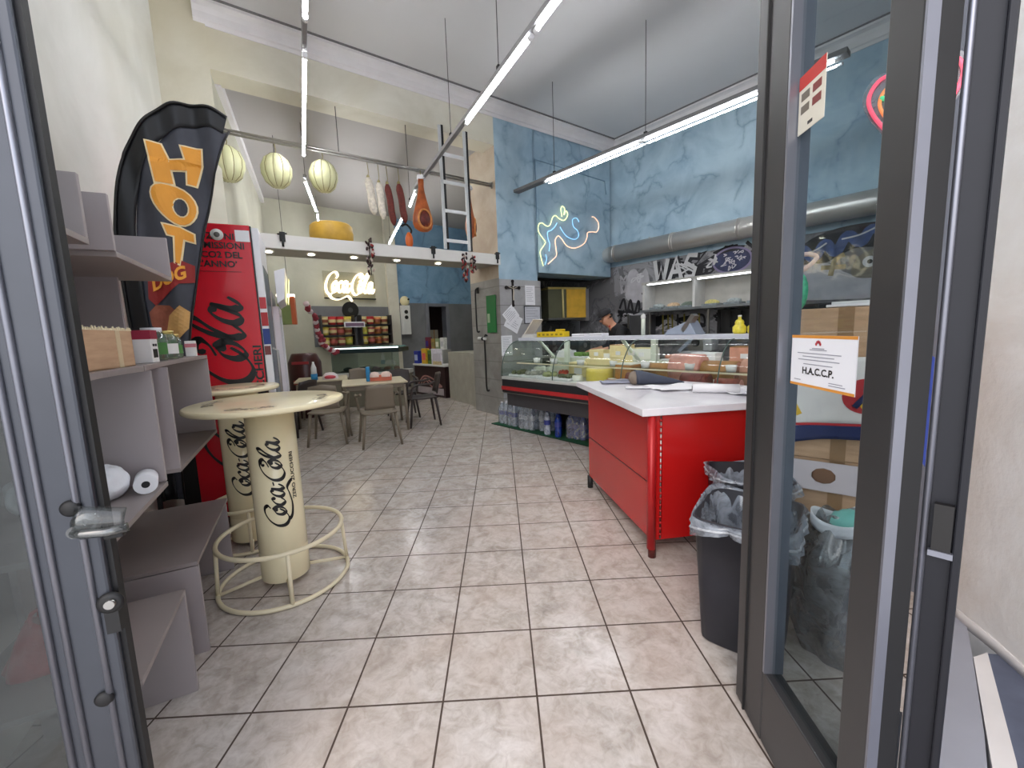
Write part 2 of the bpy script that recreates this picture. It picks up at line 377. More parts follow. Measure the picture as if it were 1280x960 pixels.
# back plane of the front room
mb = MB(); mb.box(-.42, -.02, 0, .10, .36, ZC, TB); struct(mb.build('wall_pilaster', M_cream))
struct(MB().box(.10, 0, 4.32, 3.70, .345, ZC, TB).build('trim_3', M_cream))
M_rev = plaster('stained_reveal_plaster', (192, 180, 162), (176, 158, 138), (150, 118, 98), 1.6, .3, .75)
mb = MB(); mb.box(3.70, .004, 2.30, 4.50, .93, ZC, TB); struct(mb.build('wall_pillar_reveal', M_rev))
struct(MB().box(3.702, 0, 2.28, 4.50, .02, ZC, TB).build('wall_pillar', M_blue))
struct(MB().box(3.70, .002, 0, 4.50, .93, 2.30, TB).build('wall_pillar_tiles', M_tile))
struct(MB().box(3.706, -.004, .0, 4.56, .03, 2.28, TB).build('wall_pillar_face', M_tile2))
struct(MB().box(4.50, .03, 2.43, 6.40, .60, ZC, TB).build('wall_hood', M_blue))
mb = MB(); mb.box(4.46, .0, 2.43, 4.50, .05, ZC, TB)
struct(mb.build('trim_4', M_blue))
struct(MB().box(4.40, 1.02, 0, 6.9, 1.2, 2.5, TB).build('wall_niche', M_graf2))
struct(MB().box(4.50, .6, 2.43, 6.9, 1.2, 2.50, TB).build('trim_5', M_graf2))
# right wall
struct(MB().box(-.9, 0, 2.62, 8.4, .25, ZC, TR).build('wall_right', M_blue))
struct(MB().box(-.9, 0, 0, 8.4, .25, 2.62, TR).build('wall_right_lower', M_graf))
# street side wall, right of the door
FW = TF(2.14, 1.86, 14)
struct(MB().box(0, .0, 0, 5.6, .2, ZC, FW).build('wall_front', mat('grey_blue_inner_face', (120, 124, 136), .7)))
# ceilings
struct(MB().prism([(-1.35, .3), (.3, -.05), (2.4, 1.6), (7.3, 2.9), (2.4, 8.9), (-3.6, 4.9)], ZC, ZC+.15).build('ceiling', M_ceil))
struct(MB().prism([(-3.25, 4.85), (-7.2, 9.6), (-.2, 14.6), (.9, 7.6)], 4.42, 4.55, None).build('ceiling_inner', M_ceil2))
# cornice with a shadow gap
def cornice(name, T, x0, x1, s=1):
    prof = [(0, 0), (0, -.20), (-.015, -.20), (-.03, -.17), (-.05, -.16), (-.06, -.10), (-.09, -.06), (-.13, -.045), (-.15, -.04), (-.15, 0)]
    mb = MB(); n = len(prof)
    vs = [T @ Vector((x, y, ZC+z)) for x in (x0, x1) for y, z in prof]
    mb._new(vs, [(i, (i+1) % n, n+(i+1) % n, n+i) for i in range(n)]+[tuple(range(n)), tuple(range(2*n-1, n-1, -1))])
    struct(mb.build(name, M_corn))
cornice('trim_6', TB, .0, 6.47)
cornice('trim_7', TR, -.02, 8.2)
M_gap = mat('cornice_shadow_gap', (120, 118, 118), .9)
struct(MB().box(.0, -.175, ZC-.012, 6.4, -.15, ZC+.0, TB).build('trim_8', M_gap))
struct(MB().box(.0, -.175, ZC-.012, 8.2, -.15, ZC+.0, TR).build('trim_9', M_gap))
# inner room
IL = TF(-3.18, 5.36, 113.6)
struct(MB().box(-.4, 0, 0, 5.0, .2, 4.42, IL).build('wall_inner_left', M_inner))
bar = MB(); bar.box(-.2, -.06, 4.30, 4.4, 0, 4.42, IL); struct(bar.build('trim_10', M_corn))
dx0, dx1, dz = 3.86, 4.42, 2.20
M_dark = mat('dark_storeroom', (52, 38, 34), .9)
M_grey_dado = plaster('grey_dado', (132, 134, 138), (112, 114, 118), (96, 98, 102), .9)
mb = MB(); mb.box(-.6, 0, 0, 2.66, .2, 4.5, TI); struct(mb.build('wall_inner_back', M_inner))
mb = MB(); mb.box(2.66, -.10, 0, 2.94, .2, 4.5, TI); struct(mb.build('wall_inner_pier', M_cream))
mb = MB()
mb.box(2.94, 0, 0, dx0, .2, 2.28, TI); mb.box(dx1, 0, 0, 6.6, .2, 2.28, TI); mb.box(dx0, 0, dz, dx1, .2, 2.28, TI)
struct(mb.build('wall_inner_dado', M_grey_dado))
struct(MB().box(2.94, -.01, 2.28, 6.6, .2, 4.5, TI).build('wall_inner_blue', M_blue2))
mb = MB(); mb.box(dx0-.1, -.03, 0, dx0, .22, dz+.08, TI); mb.box(dx1, -.03, 0, dx1+.10, .22, dz+.08, TI); mb.box(dx0, -.03, dz, dx1, .22, dz+.08, TI)
struct(mb.build('trim_11', mat('grey_door_casing', (128, 130, 140), .5)))
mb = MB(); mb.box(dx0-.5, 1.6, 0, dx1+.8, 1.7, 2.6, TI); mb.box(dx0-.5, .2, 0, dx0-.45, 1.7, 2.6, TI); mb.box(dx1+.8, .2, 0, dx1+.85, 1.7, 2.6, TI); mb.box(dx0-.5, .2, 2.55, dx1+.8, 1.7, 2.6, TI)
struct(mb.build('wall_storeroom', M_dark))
struct(MB().prism([(-.35, 7.7), (-.1, 7.9), (-.05, 13.6), (-.3, 13.6)], 0, 4.42).build('wall_inner_right', M_inner))
# mezzanine slab with downlights
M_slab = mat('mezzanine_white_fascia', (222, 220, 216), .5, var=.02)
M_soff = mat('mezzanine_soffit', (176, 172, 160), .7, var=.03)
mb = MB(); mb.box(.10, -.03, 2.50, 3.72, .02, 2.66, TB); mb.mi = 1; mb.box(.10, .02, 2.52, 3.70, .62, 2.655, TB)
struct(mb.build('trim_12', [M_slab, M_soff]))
for i, (x, y) in enumerate([(.98, .30), (1.52, .30), (2.12, .30), (2.78, .30), (.5, .30)]):
    p = TB @ Vector((x, y, 2.515))
    t = thing('recessed_downlight', ['second recessed downlight from the left under the mezzanine slab', 'middle recessed downlight under the mezzanine slab, above the glowing sign', 'fourth recessed downlight from the left under the mezzanine slab', 'rightmost recessed downlight under the mezzanine slab', 'leftmost recessed downlight under the mezzanine slab'][i], 'light', p, 0, 'downlights under the mezzanine')
    MB().lathe([(.055, 0), (.055, -.008), (.04, -.010), (.04, 0)]).build('trim_ring', M_white, t)
    MB().cyl((0, 0, -.004), (0, 0, -.007), .038).build('lens', emit('downlight_glow', (255, 250, 235), 22), t)
# ------------------------------------------------------------ suspended LED tubes
M_tube = emit('led_tube', (250, 252, 255), TUBE)
M_rail = mat('grey_light_rail', (150, 150, 152), .4, .3)
M_clip = thin_glass('clear_clip', (225, 228, 228), .25, .1, .35)
def light_rail(label, p0, p1, z, tubes, double=0, cables=(), fat=.05, group='suspended LED light rails'):
    a = Vector((*p0, 0)); b = Vector((*p1, 0)); L = (b-a).length; ang = math.atan2(b.y-a.y, b.x-a.x)
    t = thing('light_rail', label, 'light', (a.x, a.y, z), ang, group)
    MB().box(0, -fat/2, 0, L, fat/2, .045).build('rail', mat('darkened_grey_rail', (104, 104, 106), .6) if double else M_rail, t, .004)  # double rail coloured darker to offset the glare of its tubes
    for (s, e) in tubes:
        for dy in ((-.048, .048) if double else (0,)):
            tb = MB().cyl((s*L, dy, -.03), (e*L, dy, -.03), .008 if double else .014, n=12).build('tube', M_tube, t)
            for x in (s*L-.02, e*L+.02):
                MB().cyl((x-.02, dy, -.03), (x+.02, dy, -.03), .013 if double else .019, n=12).build('end_cap', M_white, tb)
    for s in cables:
        MB().cyl((s*L, 0, .04), (s*L, 0, ZC-z), .004, n=6).build('cable', M_cable, t)
        MB().box(s*L-.018, -.015, .04, s*L+.018, .015, .085).build('bracket', M_black, t)
    return t
# rails hang at 3.64 m; centre and left rails run parallel to the left wall and on under the beam
ZL = 3.64
light_rail('middle light rail, the long one crossing the ceiling towards the ladder', (.92, 2.10), (-1.17, 6.68), ZL, [(.02, .265), (.29, .56)], 0, (.40, .665))
light_rail('right light rail with two lines of tubes, in front of the blue wall', (.36, 7.05), (3.03, 3.73), ZL, [(.17, .535), (.555, .98)], 1, (.20, .55), .115)
light_rail('left light rail, above the hanging flag', (-.95, 2.55), (-2.25, 5.34), ZL, [(0, .22), (.37, 1.0)], 0, (.3,), .035)
light_rail('single bent tube hanging in the inner room left of the yellow cheese wheel', (-2.61, 6.14), (-3.08, 7.60), ZL, [(.02, .98)], 0, (.1,), .03)
light_rail('far tube of the inner room, lower end behind the cheese wheel', (-3.10, 7.70), (-3.85, 9.55), ZL, [(.02, .98)], 0, (.9,), .03)
light_rail('short tube of the inner room seen beside the hanging ham', (-1.20, 6.75), (-1.45, 7.50), ZL, [(.05, .95)], 0, (.9,), .03)
light_rail('deep tube of the inner room reaching down towards the mezzanine edge', (-1.62, 7.9), (-2.56, 10.4), ZL, [(.02, .98)], 0, (.9,), .03)
# ------------------------------------------------------------ left door leaf (local x along the leaf, away from the lock stile)
def leaf(name, loc, rot, W, H, st, glassname, stile_m):
    d = bpy.data.objects.new(name, None); C.objects.link(d); d.location = loc; d.rotation_euler = (0, 0, rot); struct(d)
    return d
DL = leaf('door_1', (-.948, .962, 0), R(90+112), .62, 3.4, .1, '', M_alu)
# lock stile with raised beads
MB().box(0, -.028, .01, .125, .028, 3.6).build('stile', M_alu, DL, .006)
mb = MB()
for x in (.030, .088, .116): mb.cyl((x, .03, .01), (x, .03, 3.6), .007, n=10)
for x in (.030, .088, .116): mb.cyl((x, -.03, .01), (x, -.03, 3.6), .007, n=10)
mb.build('stile_bead', M_alu_l, DL)
MB().box(-.010, -.014, .01, 0.004, .014, 3.6).build('edge_seal', M_black, DL)
MB().box(.125, -.024, .01, .72, .024, .16).build('bottom_rail', M_alu, DL, .004)
MB().box(.66, -.026, .01, .76, .026, 3.6).build('hinge_stile', M_alu, DL, .004)
MB().box(.122, -.004, .15, .67, .004, 3.6).build('pane', thin_glass('grimy_pane', (200, 206, 206), .10, .03, .04, (150, 155, 152), k=.10), DL)
mb = MB(); mb.box(.122, .004, .15, .128, .022, 3.6); mb.box(.122, -.022, .15, .128, -.004, 3.6); mb.build('glazing_gasket', M_black, DL)
# lever handle with clear grip, keyhole rosette, round stops
hz = 1.035
def sgn(v): return v
h = MB()
h.cyl((.018, .028, hz), (.018, .085, hz), .013); h.tube([(.018, .085, hz), (.0, .095, hz-.002), (-.04, .098, hz-.006), (-.075, .092, hz-.004)], .010)
h.lathe([(0, 0), (.026, 0), (.028, .006), (.02, .012), (0, .014)], T=Matrix.Translation((.018, .028, hz)) @ Matrix.Rotation(R(-90), 4, 'X'))
hd = h.build('lever', thin_glass('clear_acrylic_grip', (200, 204, 204), .3, .06, .12, (120, 122, 122)), DL)
hb = MB()
hb.grid(lambda u, v: (-.072+.085*u, .075+.022*math.sin(PI*v), hz+.035-.055*v+.02*u*(1-v)), 8, 8)
hb.build('hand_guard', thin_glass('clear_plastic_guard', (225, 228, 228), .08, .06, k=.3), DL, solid=.003)
MB().box(-.060, .06, hz-.030, -.025, .080, hz-.014).build('guard_clip', M_black, DL, .003)
k = MB(); k.lathe([(0, 0), (.024, 0), (.026, .007), (.018, .012), (0, .012)], T=Matrix.Translation((.0, .028, .835)) @ Matrix.Rotation(R(-90), 4, 'X')); k.box(-.012, .010, .76, .014, .036, .84)
kk = k.build('lock_plate', M_black, DL)
MB().cyl((-.004, .034, .838), (-.004, .052, .838), .010).build('key_barrel', M_steel, kk)
for z in (1.075, .60):
    MB().lathe([(0, 0), (.017, 0), (.019, .006), (.013, .012), (0, .013)], T=Matrix.Translation((.040, .028, z)) @ Matrix.Rotation(R(-90), 4, 'X')).build('round_stop', M_black, DL)

# ------------------------------------------------------------ right door: two folding leaves and the jamb
DA = leaf('door_2', (.885, 1.384, 0), math.atan2(.84-1.384, .82-.885), .55, 3.4, .1, '', M_alu2)
H2 = 3.6
MB().box(-.035, -.03, .01, .150, .03, H2).build('lock_stile', M_alu2, DA, .004)
MB().box(.150, -.030, .27, .160, .030, H2).build('inner_bead', M_alu_l, DA)
MB().box(-.045, -.012, .01, -.033, .012, H2).build('brush_seal', M_alu_l, DA)
MB().box(.03, -.036, .01, .036, -.029, H2).build('groove', M_black, DA)
MB().box(.507, -.03, .01, .592, .03, H2).build('hinge_stile', M_alu2, DA, .004)
MB().box(.150, -.028, .01, .507, .028, .27).build('bottom_rail', M_alu2, DA, .004)
MB().box(.155, -.004, .26, .51, .004, H2).build('pane', M_glass, DA)
MB().box(.592, -.030, .01, .598, -.008, H2).build('hinge_strip', M_alu_l, DA)
MB().box(.592, -.008, .01, .596, .03, H2).build('end_gasket', M_black, DA)
# narrow second leaf, folded behind the first
DB_ = leaf('door_3', (.866, .834, 0), R(42.5), .5, 3.4, .1, '', M_alu)
MB().box(.0, -.006, .01, .03, .012, H2).build('hinge_stile', M_alu_l, DB_, .004)
MB().box(.0, -.018, .01, .045, -.006, H2).build('gasket', M_black, DB_)
MB().box(.045, -.004, .2, .46, .004, H2).build('pane', M_glass, DB_)
MB().box(.045, -.02, .01, .46, .02, .2).build('bottom_rail', M_alu, DB_)
MB().box(.46, -.010, .01, .50, .016, H2).build('far_stile', M_alu, DB_, .004)
J = frame('door_4', (.906, .760, 0), R(41.5))
mb = MB(); mb.box(0, .006, .0, .16, .050, H2); mb.build('jamb', mat('blue_black_aluminium', (26, 27, 34), .45, .3), J, .004)
MB().box(-.012, -.004, .0, .17, .010, H2).build('outer_lip', mat('blue_black_aluminium'), J, .003)
MB().cyl((-.004, .052, .0), (-.004, .052, H2), .006, n=10).build('edge_bead', M_alu_l, J)
mb = MB(); mb.box(-.016, .012, .955, -.0, .040, 1.055); mb.build('latch_slot', M_ink, J)
MB().box(-.020, .008, .945, -.008, .044, .957).build('slot_lip', M_alu_l, J)

# ------------------------------------------------------------ shelving along the left wall
SH = thing('display_shelving', 'lilac-grey laminate stepped shelving unit along the left wall, behind the left door leaf', 'shelving', TL.translation, R(115))
def board(x0, x1, z, y0=0, y1=.46, th=.018):
    MB().box(x0, y0, z-th, x1, y1, z).build('shelf_board', M_lilac_d, SH, .0015)
def panel(x, z0, z1, y0=0, y1=.46, th=.018):
    MB().box(x-th/2, y0, z0, x+th/2, y1, z1).build('side_panel', M_lilac, SH, .0015)
# s positions measured along the front; local y runs into the wall
panel(.0, 0, .43); panel(.25, 0, .425); panel(1.03, 0, .425)
board(-.50, .009, .445); board(.24, 1.09, .447)
panel(-.02, .91, 1.335); panel(.19, .885, 1.335); panel(1.02, .905, 1.335)
board(-.42, -.01, .905); board(.18, 1.04, .903)
MB().box(-.02, .44, .44, 1.08, .46, .90).build('back_panel', M_lilac, SH)
mb = MB()
def curve_board(z, x0, x1, th=.02):
    n = 10; poly = [(x0, .46), (x1, .46), (x1, 0.0)]+[(x1-(x1-x0)*i/n, .0-.035*math.sin(PI*i/n)*0+.03*math.sin(PI*i/n)) for i in range(1, n)]+[(x0, 0)]
    return MB().prism(poly, z-th, z)
curve_board(1.357, -.08, 1.03).build('shelf_board', M_lilac_d, SH, .002)
curve_board(1.357, -.60, -.09).build('shelf_board', M_lilac_d, SH, .002)
panel(.35, 1.36, 1.72, .16, .46); 
MB().box(-.6, .44, 1.36, .55, .46, 1.72).build('back_panel', M_lilac, SH)
board(-.19, .46, 1.735, 0, .46); board(-.60, -.385, 1.735, 0, .46)
panel(.455, 1.735, 1.91); panel(-.195, 1.735, 1.91); panel(-.395, 1.735, 1.906, .0, .46)
board(-.58, -.42, .905)

# ------------------------------------------------------------ things on the shelving
def onshelf(s, y, z): return TL @ Vector((s, y, z))
t = thing('cardboard_box', 'open brown cardboard box on the shelf beside the striped tins, left of the flag', 'box', onshelf(-.17, .165, 1.358), R(115-4))
mb = MB(); th = .004
mb.box(-.22, -.12, 0, .14, .12, .004); mb.box(-.22, -.12, 0, .14, -.12+th, .128); mb.box(-.22, .12-th, 0, .14, .12, .128); mb.box(-.22, -.12, 0, -.22+th, .12, .128); mb.box(.14-th, -.12, 0, .14, .12, .128)
mb.build('carton', M_card, t)
MB().box(.02, -.1215, 0, .05, -.119, .128).build('paper_tape', mat('paper_tape', (206, 186, 150), .6), t)
rr = random.Random(4)
mb = MB()
for i in range(26):
    x = -.22+.36*i/26; mb.prism([(x, .124), (x+.014, .124), (x+.007+rr.uniform(-.004, .004), .131+rr.uniform(0, .008))], -.122, -.118, Matrix.Rotation(R(90), 4, 'X') @ Matrix.Scale(-1, 4, (0, 0, 1)))
mb.build('torn_edge', mat('torn_paper', (228, 214, 180), .9), t)
M_lab_r = mat('crimson_label', (150, 30, 60), .5); M_lab_w = mat('white_label', (228, 226, 224), .5); M_lab_g = mat('green_label', (70, 120, 60), .5)
t = thing('carton_pack', 'white and crimson pack with bar code beside the cardboard box', 'packet', onshelf(.17, .055, 1.358), R(112))
MB().box(-.035, -.03, 0, .035, .03, .13).build('pack', M_lab_w, t, .003)
MB().box(-.036, -.031, .095, .036, .031, .131).build('top_band', M_lab_r, t)
mb = MB()
for i in range(6): mb.box(-.024+.008*i, -.0315, .02, -.020+.008*i, -.030, .055)
for i in range(2): mb.box(-.02+.025*i, -.0315, .066, -.004+.025*i, -.030, .076)
mb.build('bar_code', M_ink, t)
jg = thin_glass('jar_glass', (214, 230, 214), .25, .05, .12)
M_olive = mat('green_pickles', (70, 104, 44), .6, var=.4, sc=60); M_gold = mat('gold_lid', (196, 176, 110), .3, .8)
def jar(label, s, y, h, r, fill, lid):
    t = thing('glass_jar', label, 'jar', onshelf(s, y, 1.358), 0, 'jars at the end of the shelf')
    MB().lathe([(0, .002), (r*.9, .002), (r, .012), (r, h*.76), (r*.72, h*.88), (r*.72, h*.9)]).build('glass', jg, t)
    MB().lathe([(0, .008), (r*.88, .008), (r*.9, h*.66), (0, h*.68)]).build('contents', fill, t)
    MB().cyl((0, 0, h*.88), (0, 0, h), r*.76).build('lid', lid, t)
    MB().lathe([(r*1.01, h*.2), (r*1.01, h*.55)], n=24).build('paper_label', M_lab_w if 'white' in label else M_lab_g, t)
jar('large jar of green vegetables with pale lid next to the crimson pack', .33, .07, .145, .048, M_olive, M_white)
jar('jar with white label in front of the hot dog picture', .48, .06, .135, .045, M_olive, M_gold)
jar('jar with green label, second from the shelf end', .62, .07, .12, .043, M_olive, M_gold)
jar('dark jar of peppers behind the jar with white label', .53, .19, .13, .045, mat('dark_red_peppers', (110, 50, 30), .5, var=.3, sc=50), M_gold)
t = thing('small_carton', 'small pink and white carton at the far end of the jar shelf', 'packet', onshelf(.86, .04, 1.358), R(118))
MB().box(-.03, -.022, 0, .03, .022, .085).build('pack', M_lab_w, t, .002); MB().box(-.031, -.023, .05, .031, .023, .07).build('stripe', mat('pink_band', (200, 120, 130), .5), t)
# crumpled carrier bags on the lower shelf
def crumple(name, label, s, y, z, r, m, seed, parts=()):
    rnd = random.Random(seed); mb = MB()
    mb.blob((0, 0, r[2]*.9), r, 22, .32, seed)
    o = mb.build(name, m, None, 0, onshelf(s, y, z), R(115)); o.modifiers.new('s', 'SUBSURF').levels = 1
    return tag(o, label, 'bag')
M_bagw = mat('white_plastic_film', (236, 238, 244), .35, var=.05, sc=20, bmp=.5)
crumple('plastic_bag', 'crumpled white carrier bag on the low shelf beside the door handle', -.135, .145, .906, (.10, .07, .062), M_bagw, 5)
crumple('plastic_bag', 'second crumpled white bag, behind the one beside the door handle', -.14, .30, .906, (.10, .07, .075), M_bagw, 9)
t = thing('paper_roll', 'white paper roll lying on the low shelf against the bags', 'roll', onshelf(-.10, .038, .9405), R(128))
MB().cyl((-.05, 0, 0), (.05, 0, 0), .034).build('paper', M_paper, t); MB().cyl((-.051, 0, 0), (.051, 0, 0), .012).build('core', M_black, t)
# second box further along, seen through the left pane
t = thing('cardboard_box', 'cardboard box seen through the glass of the left door leaf', 'box', onshelf(-.50, .14, 1.3595), R(115))
MB().box(-.08, -.10, 0, .08, .13, .17).build('carton', M_card, t, .003); MB().box(-.081, -.02, .168, .081, .02, .172).build('tape', mat('brown_tape', (150, 116, 80), .35), t)
# red reflection in the left pane, built as a bag shape on the shelf
M_redfilm = mat('red_reflection_film', (200, 52, 60), .3, var=.1, sc=9, bmp=.4)
t = thing('red_reflection_bag', 'red bag shape on the lowest shelf, standing in for a reflection in the left door glass', 'bag', tuple(TL @ Vector((-.25, .26, .447))), R(30))
mb = MB()
def rb(u, v):
    a = 2*PI*u; r = .115*(1-.5*v)*(1+.08*math.sin(5*a+3*v)); return (r*math.cos(a)*1.2, r*math.sin(a)*.75,   .15*v+.008*math.sin(7*a)*v)
mb.grid(rb, 28, 10); mb.build('sack', M_redfilm, t, solid=.002)
for sx in (-1, 1): MB().tube(smoothpts([(-.05, .03*sx, .14), (-.035, .04*sx, .19), (.03, .04*sx, .19), (.05, .03*sx, .14)]), .006, 6).build('handle', M_redfilm, t)

# ------------------------------------------------------------ feather flag
FL = thing('feather_flag', 'black feather flag with orange HOT DOG lettering, standing behind the stepped shelving', 'flag', onshelf(1.22, .28, 0), R(115))
def fpt(u, v, h=0):   # u = screen-right offset o, v = height, h towards the camera
    wav = .012*math.sin(u*38+v*2.2)+.018*math.sin(u*17+1)*(1 if v < 2.5 else .4)
    return Vector((wav-h, -u-.28, v))
outline = [(.220, 2.80), (.15, 2.835), (.06, 2.84), (-.05, 2.825), (-.14, 2.76), (-.22, 2.66), (-.29, 2.54), (-.34, 2.38), (-.375, 2.20), (-.395, 2.03), (-.392, 1.75), (-.385, 1.4), (-.37, .9), (-.35, .45)]
inner = [(.19, 2.70), (.12, 2.725), (.04, 2.715), (-.04, 2.69), (-.11, 2.63), (-.17, 2.55), (-.225, 2.44), (-.265, 2.30), (-.29, 2.15), (-.30, 2.0), (-.30, 1.75), (-.295, 1.4), (-.285, .9), (-.28, .45)]
right = [(.225, 2.72), (.193, 2.66), (.165, 2.58), (.125, 2.46), (.095, 2.34), (.068, 2.24), (.035, 2.12), (.005, 1.99), (-.03, 1.84), (-.06, 1.70), (-.09, 1.55), (-.115, 1.38), (-.23, .95), (-.24, .45)]
M_flagb = mat('black_flag_sleeve', (16, 17, 22), .45, var=.3, sc=4); M_flagg = mat('charcoal_flag_cloth', (66, 68, 78), .6, var=.22, sc=5)
mb = MB()
def strip(A, B, n=1, hh=0):
    a = smoothpts([(x, y, 0) for x, y in A]); b = smoothpts([(x, y, 0) for x, y in B])
    return lambda u, v: fpt(*(a[int(u*(len(a)-1)+.5)]*(1-v)+b[int(u*(len(b)-1)+.5)]*v).xy, hh), len(a)-1
f, n = strip(inner, right); MB().grid(f, n, 16).build('cloth', M_flagg, FL, solid=.003)
f, n = strip(outline, inner, hh=.004); MB().grid(f, n, 5).build('pole_sleeve', M_flagb, FL, solid=.006)
MB().tube([fpt(x, y, .008) for x, y in [(p.x, p.y) for p in smoothpts([(a, b, 0) for a, b in outline])]], .008, 8).build('bent_pole', M_ink, FL)
MB().tube([fpt(*p, .006) for p in right], .006, 6).build('hem', M_ink, FL)
MB().cyl(fpt(-.38, .0), fpt(-.37, .5), .014).build('pole_foot', M_black, FL)
MB().box(-.1, .0, 0, .06, .2, .02).build('base_plate', M_black, FL, .004)
M_or = mat('orange_print', (240, 164, 56), .55, var=.06); M_orl = mat('cream_print_outline', (250, 226, 180), .6)
def flagpoly(poly, m, name, grow=0, h=.008):
    mb = MB(); n = len(poly); cx = sum(p[0] for p in poly)/n; cy = sum(p[1] for p in poly)/n
    # outset along the corner normals
    pts = []
    for i in range(n):
        a = Vector(poly[i-1]); b = Vector(poly[i]); c = Vector(poly[(i+1) % n])
        e1 = (b-a).normalized(); e2 = (c-b).normalized(); nn = Vector((e1.y+e2.y, -(e1.x+e2.x)))
        if nn.length < 1e-6: nn = Vector((e1.y, -e1.x))
        nn.normalize(); k = max(.5, nn.dot(Vector((e1.y, -e1.x)))); pts.append(b+nn*grow/k)
    area = sum(pts[i-1].x*pts[i].y-pts[i].x*pts[i-1].y for i in range(n))
    from mathutils.geometry import tessellate_polygon
    tri = tessellate_polygon([[Vector((p.x, p.y, 0)) for p in pts]])
    # subdivide so the print follows the folds
    bm = mb.bm; vv = [bm.verts.new((p.x, p.y, 0)) for p in pts]
    for t3 in tri:
        try: bm.faces.new([vv[i] for i in t3])
        except ValueError: pass
    for _ in range(3):
        bmesh.ops.subdivide_edges(bm, edges=[e for e in bm.edges if e.calc_length() > .03], cuts=1, use_grid_fill=True)
    bmesh.ops.triangulate(bm, faces=bm.faces)
    for v in bm.verts: v.co = fpt(v.co.x, v.co.y, h)
    return mb
H_ = [(-.187, 2.591), (-.124, 2.587), (-.097, 2.506), (-.013, 2.514), (-.026, 2.589), (.067, 2.590), (.060, 2.50), (.022, 2.374), (-.018, 2.379), (-.012, 2.455), (-.094, 2.450), (-.087, 2.371), (-.166, 2.368)]
T_ = [(-.156, 2.132), (-.085, 2.122), (-.02, 2.085), (-.022, 2.04), (-.075, 2.055), (-.105, 1.905), (-.122, 1.915), (-.112, 2.07), (-.142, 2.075)]
def rev(p): return p[::-1]
O_ = [(.0+(-.092)+.100*math.cos(a)+.01*math.sin(2*a), 2.25-.000+.108*math.sin(a)-.03*math.cos(a)) for a in [2*PI*i/22 for i in range(22)]]
Oi = [(-.066+.034*math.cos(a), 2.238+.050*math.sin(a)) for a in [2*PI*i/14 for i in range(14)]]
for nm, poly in (('letter_h', rev(H_)), ('letter_o', O_), ('letter_t', rev(T_))):
    o = flagpoly(poly, M_or, nm, .0, .014).build(nm, M_or, FL); tagl = flagpoly(poly, M_orl, nm, .009, .010).build('letter_outline', M_orl, o)
flagpoly(Oi, M_flagg, 'c', .007, .0145).build('letter_counter_rim', M_orl, FL); flagpoly(Oi, M_flagg, 'c', 0, .016).build('letter_counter', M_flagg, FL)
M_rp = mat('deep_red_print', (150, 34, 30), .6); M_sk = mat('sausage_print', (150, 84, 62), .6, var=.2, sc=18); M_bun = mat('bun_print', (206, 160, 96), .6, var=.12, sc=18)
flagpoly([(-.28, 1.70), (-.27, 1.84), (-.22, 1.90), (-.17, 1.90), (-.10, 1.93), (-.035, 1.90), (-.045, 1.80), (-.12, 1.79), (-.19, 1.72), (-.25, 1.66)][::-1], 0, 'x', 0, .010).build('red_ribbon_print', M_rp, FL)
mb = MB()
text_mesh(mb, 'DOG', .105, lambda x, y, h: fpt(-.255+.80*x*.9, 1.745+y+.35*x, .016), .001, bold=.004)
mb.build('small_lettering', M_or, FL)
flagpoly([(-.285, 1.62), (-.25, 1.665), (-.18, 1.66), (-.13, 1.60), (-.16, 1.53), (-.23, 1.50), (-.28, 1.54)][::-1], 0, 'x', 0, .011).build('sausage_print', M_sk, FL)
flagpoly([(-.19, 1.60), (-.13, 1.66), (-.085, 1.62), (-.10, 1.52), (-.18, 1.43), (-.23, 1.45), (-.21, 1.52)][::-1], 0, 'x', 0, .013).build('bun_print', M_bun, FL)

# ------------------------------------------------------------ fridges
def front(s, o, z=0): return TL @ Vector((s, -o, z))
M_fred = mat('glossy_red_fridge', (206, 30, 46), .22, var=.06, sc=1.2, coat=.3)
F1 = thing('drinks_fridge', 'tall red drinks fridge with black script lettering, right of the flag', 'fridge', front(1.70, .24), R(115))
# local x along the wall away from the street, y into the wall; side face at x = 0
MB().box(0, .0, .10, .66, .60, 2.275).build('cabinet', M_fred, F1, .008)
MB().box(.002, -.008, .08, .66, .002, 2.27).build('door_gasket', M_ink, F1)
d = MB().box(.0, -.055, .10, .66, -.008, 2.26).build('door', M_white, F1, .006)
MB().box(.06, -.058, .30, .60, -.054, 2.0).build('door_glass', thin_glass('fridge_glass', (170, 180, 184), .3), d)
MB().tube([(.05, -.06, .95), (.05, -.095, .97), (.05, -.095, 1.35), (.05, -.06, 1.37)], .010).build('door_handle', M_steel, d)
MB().box(-.002, .50, .10, .0, .60, 1.2).build('rear_panel', M_ink, F1)
for x in (.06, .60):
    for y in (.06, .54): MB().cyl((x, y, 0), (x, y, .10), .022).build('foot', M_black, F1)
side = lambda u, v, h: Vector((-.0025-h, .24-v, u))     # v = offset towards the aisle, u = height
mb = MB(); script(mb, lambda a, b, h: side(.42+a, .128-b*1.16, h), .16, .002, 1.15)
mb.build('script_lettering', M_ink, F1)
mb = MB(); text_mesh(mb, 'ZERO ZUCCHERI', .075, lambda a, b, h: side(.66+a, .228-b, h), .001, bold=.002, sx=1.28); mb.build('small_lettering', M_ink, F1)
up_ = lambda x0, z0: (lambda a, b, h: side(z0+b, x0+a, h))
mb = MB()
text_mesh(mb, 'RIDUZIONI DI', .062, up_(-.175, 2.165), .001, bold=.0015); text_mesh(mb, 'EMISSIONI', .062, up_(-.085, 2.10), .001, bold=.0015)
text_mesh(mb, 'CO2 DEL', .062, up_(-.075, 2.035), .001, bold=.0015); text_mesh(mb, "L'ANNO\u2019", .062, up_(-.105, 1.97), .001, bold=.0015)
